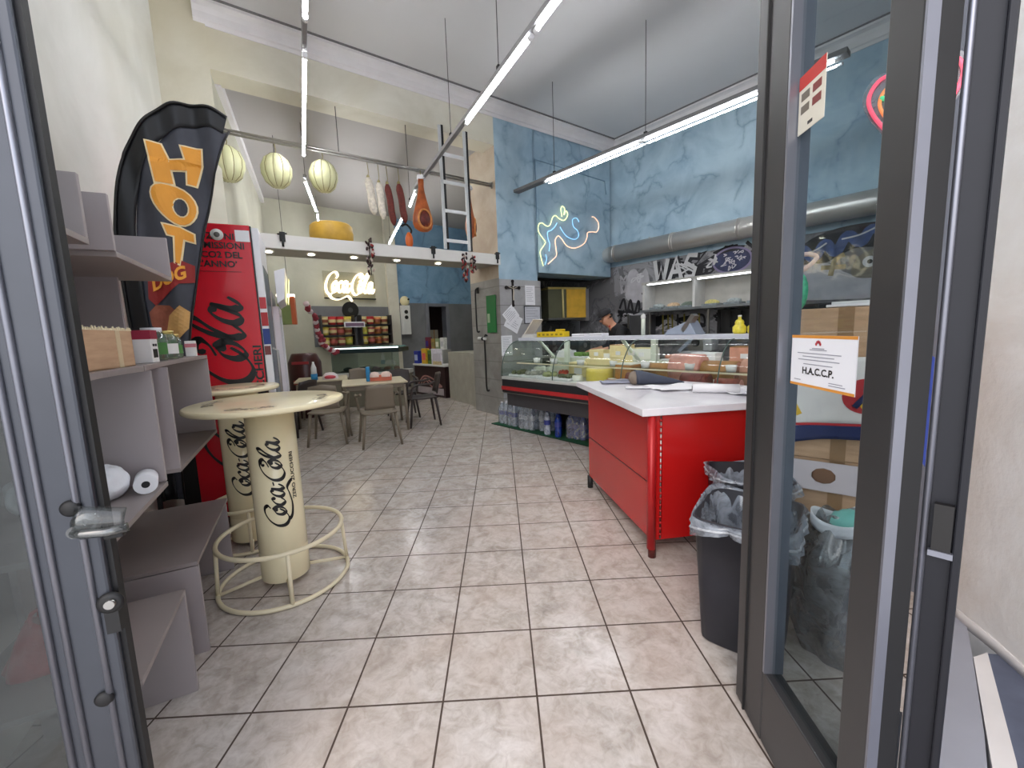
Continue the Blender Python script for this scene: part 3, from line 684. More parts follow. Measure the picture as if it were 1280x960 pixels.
mb.box(-.0045, .24+.11, 1.935, -.003, .24-.16, 1.938)
mb.build('slogan_lettering', M_ink, F1)
MB().box(-.004, .24-.235, 2.155, -.002, .24-.145, 2.235).build('taped_note', M_paper, F1)
mb = MB(); mb.lathe([(0, 0), (.038, 0), (.040, -.004), (0, -.005)], T=Matrix.Translation((-.001, .24-.035, 2.195)) @ Matrix.Rotation(R(90), 4, 'Y')); mb.build('round_sticker', M_offw, F1)
MB().lathe([(0, 0), (.018, 0), (.018, -.003), (0, -.003)], T=Matrix.Translation((-.006, .24-.035, 2.195)) @ Matrix.Rotation(R(90), 4, 'Y')).build('sticker_centre', mat('sticker_grey', (90, 90, 86), .6), F1)
for z, c, w in ((1.72, (196, 60, 66), .05), (1.60, (176, 40, 44), .06), (1.47, (34, 58, 130), .07), (1.36, (120, 60, 60), .04)):
    MB().box(-.003, -.045-w*.2, z-w, .0, -.012, z+w*.7).build('door_sticker', mat('sticker_%d' % int(z*100), c, .5), F1)

F2 = thing('display_fridge', 'white upright glass-door display fridge with slanted lit header, beyond the red fridge', 'fridge', front(2.62, .312), R(115))
mb = MB(); mb.box(0, .02, .08, .03, .62, 1.90); mb.box(.61, .02, .08, .64, .62, 1.90); mb.box(0, .59, .08, .64, .62, 1.90); mb.box(0, .02, .08, .64, .62, .12); mb.box(0, .02, 1.75, .64, .62, 1.90)
mb.build('cabinet', M_offw, F2, .002)
d = MB(); d.box(0, -.03, .10, .05, .02, 1.75); d.box(.59, -.03, .10, .64, .02, 1.75); d.box(0, -.03, .10, .64, .02, .17); d.box(0, -.03, 1.68, .64, .02, 1.75)
d = d.build('door_frame', M_white, F2, .003)
MB().box(.05, -.012, .17, .59, -.006, 1.68).build('door_glass', thin_glass('fridge_glass'), d)
MB().prism([(-.03, 1.76), (-.03, 2.05), (-.12, 2.08), (-.09, 1.80)], -.22, .60, Matrix(((0, 0, 1, 0), (1, 0, 0, 0), (0, 1, 0, 0), (0, 0, 0, 1)))).build('header', M_white, F2, .004)
MB().prism([(-.106, 1.80), (-.134, 2.04), (-.137, 2.04), (-.110, 1.80)], .24, .56, Matrix(((0, 0, 1, 0), (1, 0, 0, 0), (0, 1, 0, 0), (0, 0, 0, 1)))).build('header_panel', emit('header_glow', (236, 232, 170), 1.1), F2)
rnd = random.Random(6)
for k in range(5):
    sh = MB().box(.03, .03, .25+.29*k, .61, .5, .262+.29*k).build('wire_shelf', M_steel, F2)
    mb = MB()
    for i in range(7):
        x = .09+.075*i; mb.lathe([(0, 0), (.028, 0), (.028, .13), (.012, .17), (.012, .2), (0, .2)], (x, .08, .262+.29*k), 10)
    mb.build('drink_row', mat('dark_bottles_%d' % k, rnd.choice([(60, 30, 26), (30, 60, 44), (120, 40, 36), (70, 76, 84)]), .25), F2)['kind'] = 'stuff'
# ------------------------------------------------------------ cream bar tables with script lettering
M_tcream = mat('cream_enamel', (240, 228, 190), .22, var=.03, coat=.3)
M_tring = mat('cream_powder_coat', (228, 216, 184), .35, var=.04)
def bar_table(label, x, y, rtop, ztop, facing):
    t = thing('bar_table', label, 'table', (x, y, 0), 0, 'drinks-brand bar tables')
    MB().lathe([(0, .035), (.126, .035), (.130, .04), (.130, .20), (.127, .206), (.127, .215), (.130, .222), (.126, ztop-.03), (0, ztop-.03)], n=48).build('column', M_tcream, t)
    MB().lathe([(0, 0), (rtop-.01, 0), (rtop, .006), (rtop+.003, .014), (rtop, .026), (rtop-.012, .030), (0, .030)], (0, 0, ztop-.03), 64).build('tabletop', M_tcream, t)
    rl = .345 if rtop > .35 else .25; ru = rl-.015
    lo = MB().tube([(rl*math.cos(2*PI*i/48), rl*math.sin(2*PI*i/48), .014) for i in range(48)], .012, 10, True).build('floor_ring', M_tring, t)
    MB().tube([(ru*math.cos(2*PI*i/48), ru*math.sin(2*PI*i/48), .30) for i in range(48)], .0125, 10, True).build('foot_ring', M_tring, t)
    for k in range(4):
        a = facing+R(8)+k*PI/2
        MB().cyl((rl*math.cos(a), rl*math.sin(a), .014), (ru*math.cos(a), ru*math.sin(a), .30), .011, n=10).build('upright', M_tring, t)
        MB().cyl((rl*math.cos(a), rl*math.sin(a), .014), (.12*math.cos(a), .12*math.sin(a), .05), .010, n=10).build('spoke', M_tring, t)
    rc = .1315
    def wrap(z0, off): return lambda a, b, h: Vector(((rc+h)*math.cos(facing-(b-off)/rc), (rc+h)*math.sin(facing-(b-off)/rc), z0+a))
    mb = MB(); script(mb, wrap(.375, .045), .0625, .0008, 1.15); mb.build('script_lettering', M_ink, t)
    mb = MB(); text_mesh(mb, 'ZERO ZUCCHERI', .030, wrap(.52, .112), .0006, bold=.0006, sx=1.2); mb.build('small_lettering', M_ink, t)
    S, W = script_strokes(); mb = MB()
    for k in range(3):
        a0 = facing+R(60)*(k-1)*1.5
        def disc(a, b, h, a0=a0):
            th_ = a0+(a-.18)/(rtop-.09); r_ = rtop-.09-b; return Vector((r_*math.cos(th_), r_*math.sin(th_), ztop+h+.0005))
        script(mb, disc, .030, .0006, .8); mb.build('top_lettering', mat('grey_print', (120, 112, 98), .4), t); mb = MB()
    return t
bar_table('front cream bar table with script lettering on its column and round foot ring', -1.345, 2.40, .40, 1.09, math.atan2(-2.40, 1.345)-R(6))
bar_table('rear cream bar table, half hidden behind the front one and beside the red fridge', -1.84, 2.915, .262, 1.12, math.atan2(-2.90, 1.83)-R(12))
# ------------------------------------------------------------ on and above the mezzanine edge
def back(x, y, z): return TB @ Vector((x, y, z))
RB = R(33.7)
t = thing('hanging_rail', 'chrome double rail across the opening above the mezzanine, carrying hams and cheeses', 'rail', back(.10, .10, 3.735), RB)
for dz_ in (0, .035): MB().cyl((0, 0, dz_), (3.60, 0, dz_), .014).build('bar', M_steel, t)
for x in (.01, 3.59): MB().cyl((x-.01, 0, .017), (x+.01, 0, .017), .05).build('flange', M_steel, t)
for x in (1.28, 2.2): MB().cyl((x, 0, .04), (x, 0, 4.42-3.735), .005, n=6).build('hanger_rod', M_cable, t)
M_prov = mat('pale_green_cheese', (222, 222, 176), .5, var=.05); M_twine = mat('twine', (150, 140, 96), .8)
def provolone(label, x, z):
    t = thing('hanging_cheese', label, 'cheese', back(x, .10, z), RB, 'ribbed cheeses on the rail')
    pr = [(0, -.20), (.07, -.19), (.13, -.14), (.165, -.05), (.168, .03), (.13, .12), (.07, .17), (.03, .185), (0, .19)]
    MB().lathe(pr, n=60, wob=lambda a, z_: 1-.09*abs(math.sin(a*5))**.5*0-.07*(1-abs(math.sin(a*5)))**3).build('cheese', M_prov, t)
    for k in range(5):
        a = PI*k/5
        pts = [(r_*.955*math.cos(a), r_*.955*math.sin(a), z_) for r_, z_ in pr[1:-1]]+[(-r_*.955*math.cos(a), -r_*.955*math.sin(a), z_) for r_, z_ in reversed(pr[1:-1])]
        MB().tube(pts, .004, 5, True).build('net_cord', M_twine, t)
    MB().tube([(0, 0, .18), (.012, 0, .23), (0, 0, 3.735-z)], .005, 6).build('string', M_twine, t)
provolone('leftmost ribbed pale cheese hanging from the rail, next to the flag', .17, 3.415)
provolone('middle ribbed pale cheese hanging from the rail', .65, 3.425)
provolone('rightmost ribbed pale cheese hanging from the rail, right of the light tube', 1.17, 3.455)
def salami(label, x, ztop, L, r, col, tilt=0):
    t = thing('salami', label, 'salami', back(x, .10, ztop), RB, 'salamis on the rail')
    m = mat('white_rind' if col == 'w' else 'dark_red_rind', (222, 214, 200) if col == 'w' else (104, 42, 34), .7, var=.2, sc=30, bmp=.3)
    n = 12; MB().tube([(tilt*i/n, .008*math.sin(i), -L*i/n) for i in range(n+1)], [r*(.3 if i in (0, n) else .8 if i in (1, n-1) else 1) for i in range(n+1)], 14).build('sausage', m, t)
    MB().tube([(0, 0, 0), (.01, 0, .06), (0, 0, 3.735-ztop)], .004, 6).build('string', M_twine, t)
    MB().lathe([(0, .03), (.018, .015), (.022, -.01), (.012, -.02)]).build('tied_end', M_twine, t)
salami('left white salami hanging from the rail', 1.73, 3.54, .48, .052, 'w', .05)
salami('right white salami hanging from the rail', 1.87, 3.50, .48, .048, 'w', .03)
salami('left dark red salami, beside the white ones', 1.985, 3.50, .55, .046, 'r', .06)
salami('right dark red salami, beside the ham', 2.15, 3.53, .53, .048, 'r', .06)
M_ham = mat('cured_ham_skin', (168, 84, 34), .38, var=.35, sc=9); M_hamf = mat('cured_ham_fat', (196, 128, 66), .45, var=.3, sc=16); M_hamd = mat('dark_ham_meat', (92, 26, 16), .45, var=.5, sc=40)
def ham(label, x, y, z, rz, sc=1):
    t = thing('cured_ham', label, 'ham', back(x, y, z), rz, 'cured hams on the rail'); t.scale = (sc, sc, sc)
    pr = [(0, .36), (.035, .355), (.04, .30), (.036, .24), (.045, .16), (.07, .05), (.105, -.08), (.135, -.19), (.138, -.27), (.115, -.34), (.06, -.38), (0, -.39)]
    MB().lathe(pr, n=30, wob=lambda a, z_: 1+.10*math.cos(a*2+.5)+.04*math.sin(a*3), T=Matrix.Diagonal((1, .68, 1, 1))).build('leg', M_ham, t)
    MB().blob((.0, -.058, -.22), (.085, .042, .12), 16, .12, 3).build('cut_face', M_hamd, t)
    mb = MB(); mb.tube([(.095*math.cos(a), -.066-.006*math.sin(a*3), -.22+.13*math.sin(a)) for a in [2*PI*i/24 for i in range(24)]], .016, 8, True); mb.build('fat_rim', M_hamf, t)
    MB().lathe([(0, .40), (.05, .385), (.06, .35), (.045, .33)], n=16, wob=lambda a, z_: 1+.15*math.sin(a*4)).build('hoof_wrap', M_paper, t)
    MB().tube([(0, 0, .38), (0, .0, .46)], .005, 6).build('string', M_twine, t)
ham('large cured ham hanging between the salamis and the ladder', 2.465, .06, 3.285, RB)
t2 = ham('cured ham seen edge on behind the ladder, with a red tag', 3.27, .10, 3.285, RB+R(62))
# ladder
t = thing('ladder', 'grey metal ladder standing upright on the mezzanine edge', 'ladder', back(2.74, -.055, 2.665), RB)
for x in (0, .40): MB().box(x-.022, -.012, 0, x+.022, .012, 1.70).build('ladder_rail', mat('ladder_grey', (196, 198, 200), .45, .1), t, .003)
for z in (.10, .52, .92, 1.30): MB().box(.02, -.014, z, .38, .014, z+.045).build('rung', mat('ladder_rung', (222, 224, 226), .4, .1), t, .003)
for x in (.035, .435):
    MB().box(x, .014, .0, x+.035, .03, 1.72).build('black_strut', M_black, t)
# clamps on the slab edge
for i, (x, lb) in enumerate(((.62, 'left black clamp on the mezzanine edge above the neon sign'), (2.55, 'black clamp on the mezzanine edge left of the ladder'), (3.66, 'black clamp at the right end of the mezzanine edge'))):
    t = thing('edge_clamp', lb, 'clamp', back(x, -.032, 2.50), RB, 'black clamps on the mezzanine edge')
    MB().box(-.03, -.02, .08, .03, 0, .19).build('jaw', M_black, t, .004); MB().cyl((0, -.01, .02), (0, -.01, .10), .012).build('screw', M_black, t); MB().tube([(-.05, -.01, .16), (.05, -.01, .175)], .009, 8).build('tommy_bar', M_black, t)
# cheese wheel on the slab
t = thing('aged_cheese', 'big yellow cheese wheel lying on the mezzanine', 'cheese', back(1.25, .28, 2.66), RB)
MB().lathe([(0, 0), (.235, 0), (.262, .03), (.27, .12), (.262, .22), (.23, .25), (0, .255)], n=44).build('wheel', mat('yellow_rind', (202, 160, 62), .5, var=.12, sc=8), t)
MB().lathe([(.0, .2551), (.20, .2561)], n=30).build('top_stamp', mat('pale_rind_stamp', (216, 180, 92), .6), t)
t = thing('orange_gourd', 'small orange gourd with a black handle on the mezzanine beside the ham', 'gourd', back(2.26, .12, 2.66), RB)
MB().blob((0, 0, .11), (.055, .05, .12), 16, .05, 2).build('body', mat('orange_skin', (206, 96, 30), .4), t)
MB().tube(smoothpts([(-.10, 0, .30), (-.03, 0, .33), (.04, 0, .26), (.02, 0, .20)]), .014, 8).build('stalk', M_black, t)
# pepper / sausage strings hanging from the mezzanine edge
M_pep = [mat('dark_pepper', (48, 24, 26), .35), mat('red_pepper', (150, 40, 40), .35), mat('pale_garlic', (206, 188, 178), .5)]
def pepstring(label, x, zt, L, seed):
    t = thing('pepper_string', label, 'string of peppers', back(x, -.045, zt), RB, 'strings hanging from the mezzanine edge')
    rnd = random.Random(seed); MB().tube([(0, 0, 0), (0, -.01, -L)], .006, 6).build('cord', M_black, t)
    n = int(L*64)
    for k in range(min(n, 34)):
        mb = MB(); a = rnd.uniform(0, 2*PI); z = -L*k/n; r_ = .032+.01*math.sin(PI*k/n)
        T = Matrix.Translation((r_*math.cos(a), r_*math.sin(a)*.6-.012, z)) @ Euler((rnd.uniform(-.8, .8), rnd.uniform(-.8, .8), 0)).to_matrix().to_4x4()
        mb.blob((0, 0, 0), (.016, .016, .030), 8, T=T); mb.build('pepper', M_pep[rnd.choice((0, 0, 0, 0, 1, 2))], t)
pepstring('left string of dark peppers hanging over the mezzanine edge', 1.63, 2.70, .46, 1)
pepstring('right string of dark peppers hanging over the mezzanine edge, below the ladder', 3.05, 2.62, .42, 2)
pepstring('short third string of peppers, just right of the string below the ladder', 3.20, 2.60, .26, 8)

# ------------------------------------------------------------ far wall of the inner room
def inn(x, y, z): return TI @ Vector((x, y, z))
RI = R(40)
t = thing('neon_sign', 'white glowing script sign on the far wall above the tub shelves', 'sign', inn(1.12, -.05, 2.36), RI)
MB().box(-.02, -.02, -.02, 1.22, .03, .01).build('ledge', M_black, t)
mb = MB(); S, W = script_strokes()
for p in S: ribbon(mb, [(a*.142, .13+b*.27) for a, b in p], 0, lambda a, b, h: Vector((a, -.02-h, b)), .03, k=6, calli=(.024, .058, R(25)))
mb.build('glowing_letters', emit('warm_white_neon', (255, 240, 205), 2.0), t)
MB().box(-.02, .02, .0, 1.22, .03, .62).build('clear_backing', thin_glass('acrylic_back', (240, 240, 238), .1), t)
t = thing('vinyl_record', 'black record disc on the wall above the tub shelves', 'disc', inn(1.67, -.055, 2.08), RI)
MB().cyl((0, 0, 0), (0, -.012, 0), .20, n=36).build('disc', mat('black_vinyl', (22, 22, 24), .3), t); MB().cyl((0, -.012, 0), (0, -.016, 0), .06).build('centre', mat('grey_disc_label', (70, 70, 70), .5), t)
SHL = thing('tub_rack', 'grey wall rack of three shelves holding colourful tubs', 'shelving', inn(.80, -.03, 1.25), RI)
MB().box(0, 0, -.02, 1.92, .02, .92).build('back_board', mat('slate_grey_panel', (110, 112, 116), .5), SHL)
for z in (0, .24, .48+.0):
    for x0, x1 in ((.12, .86), (1.04, 1.80)): MB().box(x0, -.26, z-.02, x1, .0, z).build('shelf', mat('dark_shelf', (62, 58, 58), .5), SHL)
for x in (.11, .86, 1.03, 1.80): MB().box(x-.01, -.26, -.02, x+.01, 0, .70).build('upright', mat('dark_shelf'), SHL)
tubc = {'yellow': (216, 196, 84), 'cream': (222, 204, 150), 'pinkish': (186, 96, 88), 'brown': (150, 84, 60), 'red': (190, 40, 44), 'orange': (206, 130, 70), 'lime': (200, 206, 96)}
tubm = {k: mat('tub_'+k, v, .45) for k, v in tubc.items()}
rows = {0: ['yellow', 'brown', 'pinkish', 'lime', 'yellow', 'brown', 'orange', 'cream'], 1: ['yellow', 'pinkish', 'brown', 'cream', 'lime', 'pinkish', 'orange', 'cream'], 2: ['cream', 'red', 'red', 'yellow', 'cream', 'red', 'orange', 'cream']}
names_r = ['bottom', 'middle', 'top']
proto = None
for rrow in range(3):
    for k in range(8):
        x = (.20+.18*k) if k < 4 else (1.12+.18*(k-4)); col = rows[rrow][k]
        lb = '%s tub, %s on the %s shelf of the grey wall rack' % (col, ['first from the left', 'second from the left', 'third from the left', 'fourth from the left', 'fourth from the right', 'third from the right', 'second from the right', 'first from the right'][k], names_r[rrow])
        t = thing('food_tub', lb, 'tub', inn(.80+x, -.16, 1.25+.24*rrow), RI, 'tubs on the grey wall rack')
        MB().lathe([(0, 0), (.078, 0), (.089, .165), (.0, .165)], n=18).build('tub', tubm[col], t)
        MB().lathe([(0, .165), (.088, .165), (.088, .19), (0, .192)], n=18).build('lid', tubm['red'] if col == 'red' else tubm['yellow'] if col in ('yellow', 'lime') else tubm['cream'], t)
        MB().lathe([(.0826, .05), (.0880, .12)], n=18).build('band', tubm[{'yellow': 'cream', 'cream': 'brown', 'pinkish': 'cream', 'brown': 'pinkish', 'red': 'cream', 'orange': 'brown', 'lime': 'yellow'}[col]], t)
t = thing('shelf_frame_sign', 'small white framed strip hung across the middle of the tub shelves', 'sign', inn(1.40, -.31, 1.66), RI)
MB().box(0, 0, 0, .50, .01, .13).build('frame', M_white, t, .002); MB().box(.03, -.003, .025, .47, 0, .105).build('face', mat('mauve_sign', (120, 96, 120), .5), t)
# glass counter of the inner room
t = thing('glass_counter', 'low refrigerated glass counter in front of the tub shelves', 'counter', (-2.95, 8.55, 0), R(-4))
MB().box(-.55, 0, 0, .95, .75, .62).build('base', mat('counter_grey_beige', (150, 146, 130), .5), t, .004)
MB().box(-.56, -.03, .62, .96, .78, .70).build('deck', M_offw, t, .004)
MB().box(-.5, .0, .70, .9, .006, 1.10).build('front_glass', thin_glass('counter_glass', (214, 228, 226), .3), t)
MB().box(-.52, -.02, 1.20, .92, .45, 1.225).build('top_glass', thin_glass('counter_glass_green', (150, 190, 184), .5), t)
MB().box(-.50, .02, 1.10, .90, .72, 1.19).build('canopy', mat('dark_green_canopy', (24, 40, 42), .3), t, .004)
MB().box(-.50, -.03, 1.19, .90, .0, 1.215).build('light_strip', emit('counter_strip', (240, 248, 250), 1.6), t)
for i, (x, c, w) in enumerate(((-.3, (60, 90, 86), .2), (.02, (70, 80, 96), .22), (.3, (216, 170, 178), .2), (.55, (206, 146, 130), .14), (.75, (214, 160, 150), .14))):
    p = Matrix.Translation((-2.95, 8.55, 0)) @ Matrix.Rotation(R(-4), 4, 'Z') @ Vector((x, .3, .705))
    f = thing('food_tray', ['dark green tray at the left of the inner glass counter', 'blue-grey tray, second in the inner glass counter', 'pink lined tray, third in the inner glass counter', 'tray of pink slices, fourth in the inner glass counter', 'tray of pink slices at the right end of the inner glass counter'][i], 'tray', p, R(-4), 'trays in the inner glass counter')
    MB().box(-w/2, -.15, 0, w/2, .15, .03).build('tray', M_steel, f, .004); MB().blob((0, 0, .045), (w*.42, .13, .05), 12, .25, i).build('food', mat('tray_food_%d' % i, c, .6, var=.2, sc=30), f)
# slushy / speaker column at the pier
t = thing('white_dispenser', 'white wall dispenser with round black openings beside the blue wall', 'dispenser', inn(3.04, -.20, 1.45), RI)
MB().box(-.10, -.06, 0, .12, .08, .75).build('body', M_offw, t, .01); MB().blob((0, -.02, .86), (.13, .09, .13), 14).build('head', mat('cream_dome', (224, 214, 170), .5), t)
MB().cyl((.0, -.062, .58), (0, -.075, .58), .05).build('upper_port', M_black, t); MB().cyl((.0, -.062, .44), (0, -.075, .44), .05).build('lower_port', M_black, t)
MB().cyl((.06, -.11, .90), (.06, -.125, .90), .025).build('knob', M_black, t)
# snack counter at the right of the inner room
RC = math.atan2(9.186-10.142, -1.2+2.06)
SC = thing('snack_counter', 'dark-fronted snack counter with leaflets and packets, at the end of the aisle', 'counter', (-2.10, 10.18, 0), RC)
MB().box(0, 0, 0, 1.28, .5, .70).build('body', mat('dark_maroon_front', (44, 22, 24), .5), SC, .004)
MB().box(-.02, -.03, .70, 1.32, .52, .74).build('worktop', M_offw, SC, .003)
mb = MB()
for k, c in enumerate(((.12, .5), (.4, .42), (.55, .3))):
    ribbon(mb, [(.15+.1*k, .25), (.4+.05*k, .45-.05*k), (.75, .42-.1*k), (1.15, .25)], .035, lambda a, b, h: Vector((a, -.004-h, b)), .003)
mb.build('printed_swirl', mat('pinkish_print', (176, 130, 122), .5), SC)
MB().box(.1, -.005, .05, 1.2, .0, .20).build('pale_kick_print', mat('pale_print', (170, 160, 164), .5), SC)
def snack(name, label, cat, x, y, w, h, c, c2=None, z=.742, d=.10, grp='packets on the snack counter'):
    p = Matrix.Translation((-2.10, 10.18, 0)) @ Matrix.Rotation(RC, 4, 'Z') @ Vector((x, y, z))
    t = thing(name, label, cat, p, RC, grp)
    MB().box(-w/2, 0, 0, w/2, d, h).build('carton', mat('pack_'+label.split()[0]+str(int(x*100)), c, .5, var=.2, sc=18), t, .006)
    if c2: MB().box(-w*.36, -.003, h*.25, w*.36, .001, h*.7).build('printed_panel', mat('panel_'+label.split()[0]+str(int(x*100)), c2, .5), t)
    return t
snack('snack_packet', 'blue packet with white mark near the glass counter', 'packet', .10, .0, .18, .30, (34, 50, 150), (190, 200, 230))
snack('snack_packet', 'pink-topped yellow packet on the snack counter', 'packet', .42, .02, .20, .36, (206, 168, 40), (214, 96, 90))
snack('snack_packet', 'green packet beside the yellow one on the snack counter', 'packet', .62, .04, .14, .32, (96, 128, 56), (60, 80, 40))
snack('leaflet_sheet', 'white leaflet standing on the snack counter', 'leaflet', .98, .0, .42, .36, (216, 212, 222), (196, 190, 200), d=.02)
snack('paper_tray', 'low beige tray of papers in front of the leaflet', 'tray', 1.0, -.0, .36, .08, (206, 188, 140), None, d=.0+.001, z=.7405)
t_ = [('dark red and blue bag on the back row of the snack counter', .04, (110, 40, 60), (60, 40, 120), .30), ('olive packet on the back row of the snack counter', .30, (140, 116, 60), (110, 100, 60), .26), ('sage green packet on the back row of the snack counter', .48, (130, 144, 110), (210, 210, 190), .26), ('white crinkled packet on the back row of the snack counter', .68, (214, 214, 212), (180, 180, 186), .28)]
hs = MB().box(0, .28, .74, .86, .50, 1.06).build('riser', mat('riser_grey', (150, 150, 148), .5), SC)
for lb, x, c, c2, h in t_: snack('snack_packet', lb, 'packet', x+.06, .33, .15, h, c, c2, z=1.062)
# cardboard boxes in the doorway
t = thing('cardboard_box', 'brown cardboard box standing in the storeroom doorway', 'box', inn(4.15, .35, 0), RI); MB().box(-.2, -.15, 0, .22, .2, 1.25).build('carton', M_card, t, .004); MB().box(-.02, -.153, 0, .03, -.149, 1.25).build('tape', mat('brown_tape'), t)
t = thing('cardboard_box', 'pale box on top of the stack in the storeroom doorway', 'box', inn(4.15, .35, 1.252), RI); MB().box(-.13, -.1, 0, .13, .15, .30).build('carton', mat('pale_carton', (150, 146, 130), .8), t, .004); MB().box(-.02, -.103, 0, .02, -.099, .30).build('tape', mat('brown_tape'), t)
# low tiled partition in front of the blue wall
pr = MB().prism([(-.48, 7.80), (-.60, 8.20), (-1.13, 9.05), (-.55, 9.3), (-.2, 8.2)], 0, 1.04); struct(pr.build('wall_partition', mat('beige_grey_partition', (158, 154, 142), .6)))
struct(MB().prism([(-.66, 8.38), (-.92, 8.82), (-.91, 8.83), (-.65, 8.39)], .05, .72).build('trim_13', mat('grey_inset_panel', (140, 140, 142), .6)))
# dark drinks cooler, hanging bunting and lit panel along the left of the inner room
IW = TL
t = thing('barrel_cooler', 'dark red tall cooler in the left corner of the inner room', 'cooler', (-3.60, 7.75, 0), R(10))
MB().lathe([(0, 0), (.27, 0), (.28, .05), (.28, 1.0), (.22, 1.14), (.20, 1.17), (0, 1.17)], n=30).build('body', mat('dark_red_cooler', (58, 12, 14), .3, var=.2), t)
MB().box(-.14, -.285, .62, .14, -.27, .70).build('front_strip', mat('orange_strip', (150, 60, 44), .4), t); MB().box(-.14, -.285, .98, .14, -.27, 1.03).build('upper_strip', mat('red_strip', (140, 40, 46), .4), t)
t = thing('crisps_rack', 'green and orange lit snack display hanging beyond the display fridge', 'display', (-3.22, 6.62, 1.66), R(20))
MB().box(-.16, -.06, 0, .02, .10, .40).build('panel', mat('olive_panel', (130, 146, 86), .5), t, .005); MB().box(.02, -.07, 0, .08, .11, .42).build('edge', mat('orange_edge', (196, 96, 50), .5), t); MB().box(-.16, -.08, .42, .08, .10, .455).build('lamp', emit('rack_lamp', (255, 240, 225), 3), t)
MB().cyl((0, .02, .455), (0, .02, 2.8), .004, n=6).build('wire', M_cable, t)
t = thing('paper_garland', 'red and white garland drooping towards the dark cooler', 'garland', (-3.30, 7.2, 0), 0)
rnd = random.Random(12); pts = smoothpts([(.22, -.3, 1.98), (.28, -.1, 1.7), (.26, 0, 1.45), (.32, .1, 1.28), (.46, .2, 1.16)], k=6)
MB().tube(pts, .012, 6).build('ribbon', mat('dark_red_ribbon', (90, 26, 36), .6), t)
for i, p in enumerate(pts[:-1:1]):
    MB().blob(tuple(p+Vector((rnd.uniform(-.03, .03), -.02, rnd.uniform(-.02, .02)))), (.05, .035, .045), 8, .4, i).build('rosette', mat('garland_red', (150, 50, 66), .6) if i % 3 else mat('garland_white', (214, 196, 200), .6), t)

# ------------------------------------------------------------ cafe tables and chairs
M_taupe = mat('taupe_plastic', (126, 114, 98), .45, var=.04); M_darkch = mat('dark_brown_plastic', (52, 42, 40), .45)
def cafe_table(label, x, y, rz, w=.92, d=.86):
    t = thing('cafe_table', label, 'table', (x, y, 0), rz, 'square cafe tables')
    MB().box(-w/2, -d/2, .725, w/2, d/2, .75).build('tabletop', mat('beige_tabletop', (196, 184, 156), .35, var=.05), t, .008)
    MB().box(-w/2+.05, -d/2+.04, .66, w/2-.05, d/2-.04, .725).build('apron', M_taupe, t, .004)
    for sx in (-1, 1):
        for sy in (-1, 1): MB().tube([(sx*(w/2-.05), sy*(d/2-.05), .70), (sx*(w/2-.03), sy*(d/2-.03), 0)], [.026, .020], 10).build('leg', M_taupe, t)
cafe_table('square taupe cafe table nearest the aisle, with an orange-topped pack on it', -1.98, 6.48, R(20))
cafe_table('square taupe cafe table deeper in the room, carrying the squeeze bottle', -3.05, 7.15, R(20), .8, .8)
def chair(label, x, y, rz, m):
    t = thing('cafe_chair', label, 'chair', (x, y, 0), rz, 'moulded cafe armchairs')
    def seat(u, v): return ((u-.5)*.44, (v-.5)*.44, .44+.02*math.cos(PI*(u-.5))*-1+.02*abs(v-.5))
    MB().grid(seat, 8, 8).build('seat', m, t, solid=.018)
    def bk(u, v): a = (u-.5)*1.7; return (.25*math.sin(a)*(1-.10*v), -.20+.06-.10*math.cos(a)*1.0-.07*v, .50+.33*v-.05*abs(u-.5)*v)
    MB().grid(bk, 12, 6).build('backrest', m, t, solid=.014)
    for s in (-1, 1):
        MB().tube(smoothpts([(s*.22, .20, .44), (s*.25, .18, .60), (s*.262, .10, .665), (s*.262, -.08, .672), (s*.22, -.17, .70)]), .017, 8).build('armrest', m, t)
        for f in (-1, 1): MB().tube([(s*.19, f*.18, .44), (s*.245, f*.235, 0)], [.022, .015], 10).build('leg', m, t)
    return t
c0 = chair('taupe armchair in front of the nearest cafe table, its back to the camera', -1.66, 5.52, R(24), M_taupe)
dup(c0, 'taupe armchair left of the nearest one, half behind the bar table top', (-2.40, 5.72, 0), R(12))
cd_ = chair('dark brown armchair in the shade at the left of the cafe tables', -3.12, 6.30, R(70), M_darkch)
dup(cd_, 'dark brown chair on the far side of the nearest cafe table', (-1.75, 7.30, 0), R(200))
dup(cd_, 'dark brown chair at the right end of the nearest cafe table', (-1.28, 6.62, 0), R(110))
dup(c0, 'taupe chair beyond the deeper cafe table', (-2.75, 7.95, 0), R(190))
# on the tables
t = thing('condiment_pack', 'orange pack with blue end and rounded tops on the nearest cafe table', 'packet', (-1.86, 6.42, .752), R(12))
MB().box(-.17, -.05, 0, .17, .07, .09).build('carton', mat('salmon_carton', (222, 120, 92), .5), t, .006)
for x in (-.08, .09): MB().lathe([(0, .14), (.05, .13), (.085, .09), (.085, .06)], (x, 0, 0), 18).build('white_dome', mat('peach_white', (232, 206, 196), .5), t)
MB().box(-.20, -.06, 0, -.145, .08, .22).build('blue_end', mat('bright_blue', (40, 130, 184), .5), t, .01)
t = thing('napkin_pack', 'red and white pack beside the squeeze bottle on the deeper cafe table', 'packet', (-2.86, 7.02, .752), R(20))
MB().lathe([(0, .11), (.07, .10), (.12, .05), (.13, 0)], n=20).build('wrapper', mat('white_pack', (226, 214, 216), .5), t); MB().blob((.0, -.10, .035), (.09, .04, .035), 12).build('red_print', mat('rose_red', (200, 70, 86), .5), t)
t = thing('squeeze_bottle', 'white bottle with blue base standing on the deeper cafe table', 'bottle', (-3.08, 6.92, .752), 0)
MB().lathe([(0, .08), (.045, .08), (.042, .20), (.018, .27), (.014, .30), (0, .30)]).build('bottle', M_white, t); MB().lathe([(0, 0), (.052, 0), (.050, .10), (0, .10)]).build('blue_sleeve', mat('bright_blue'), t)
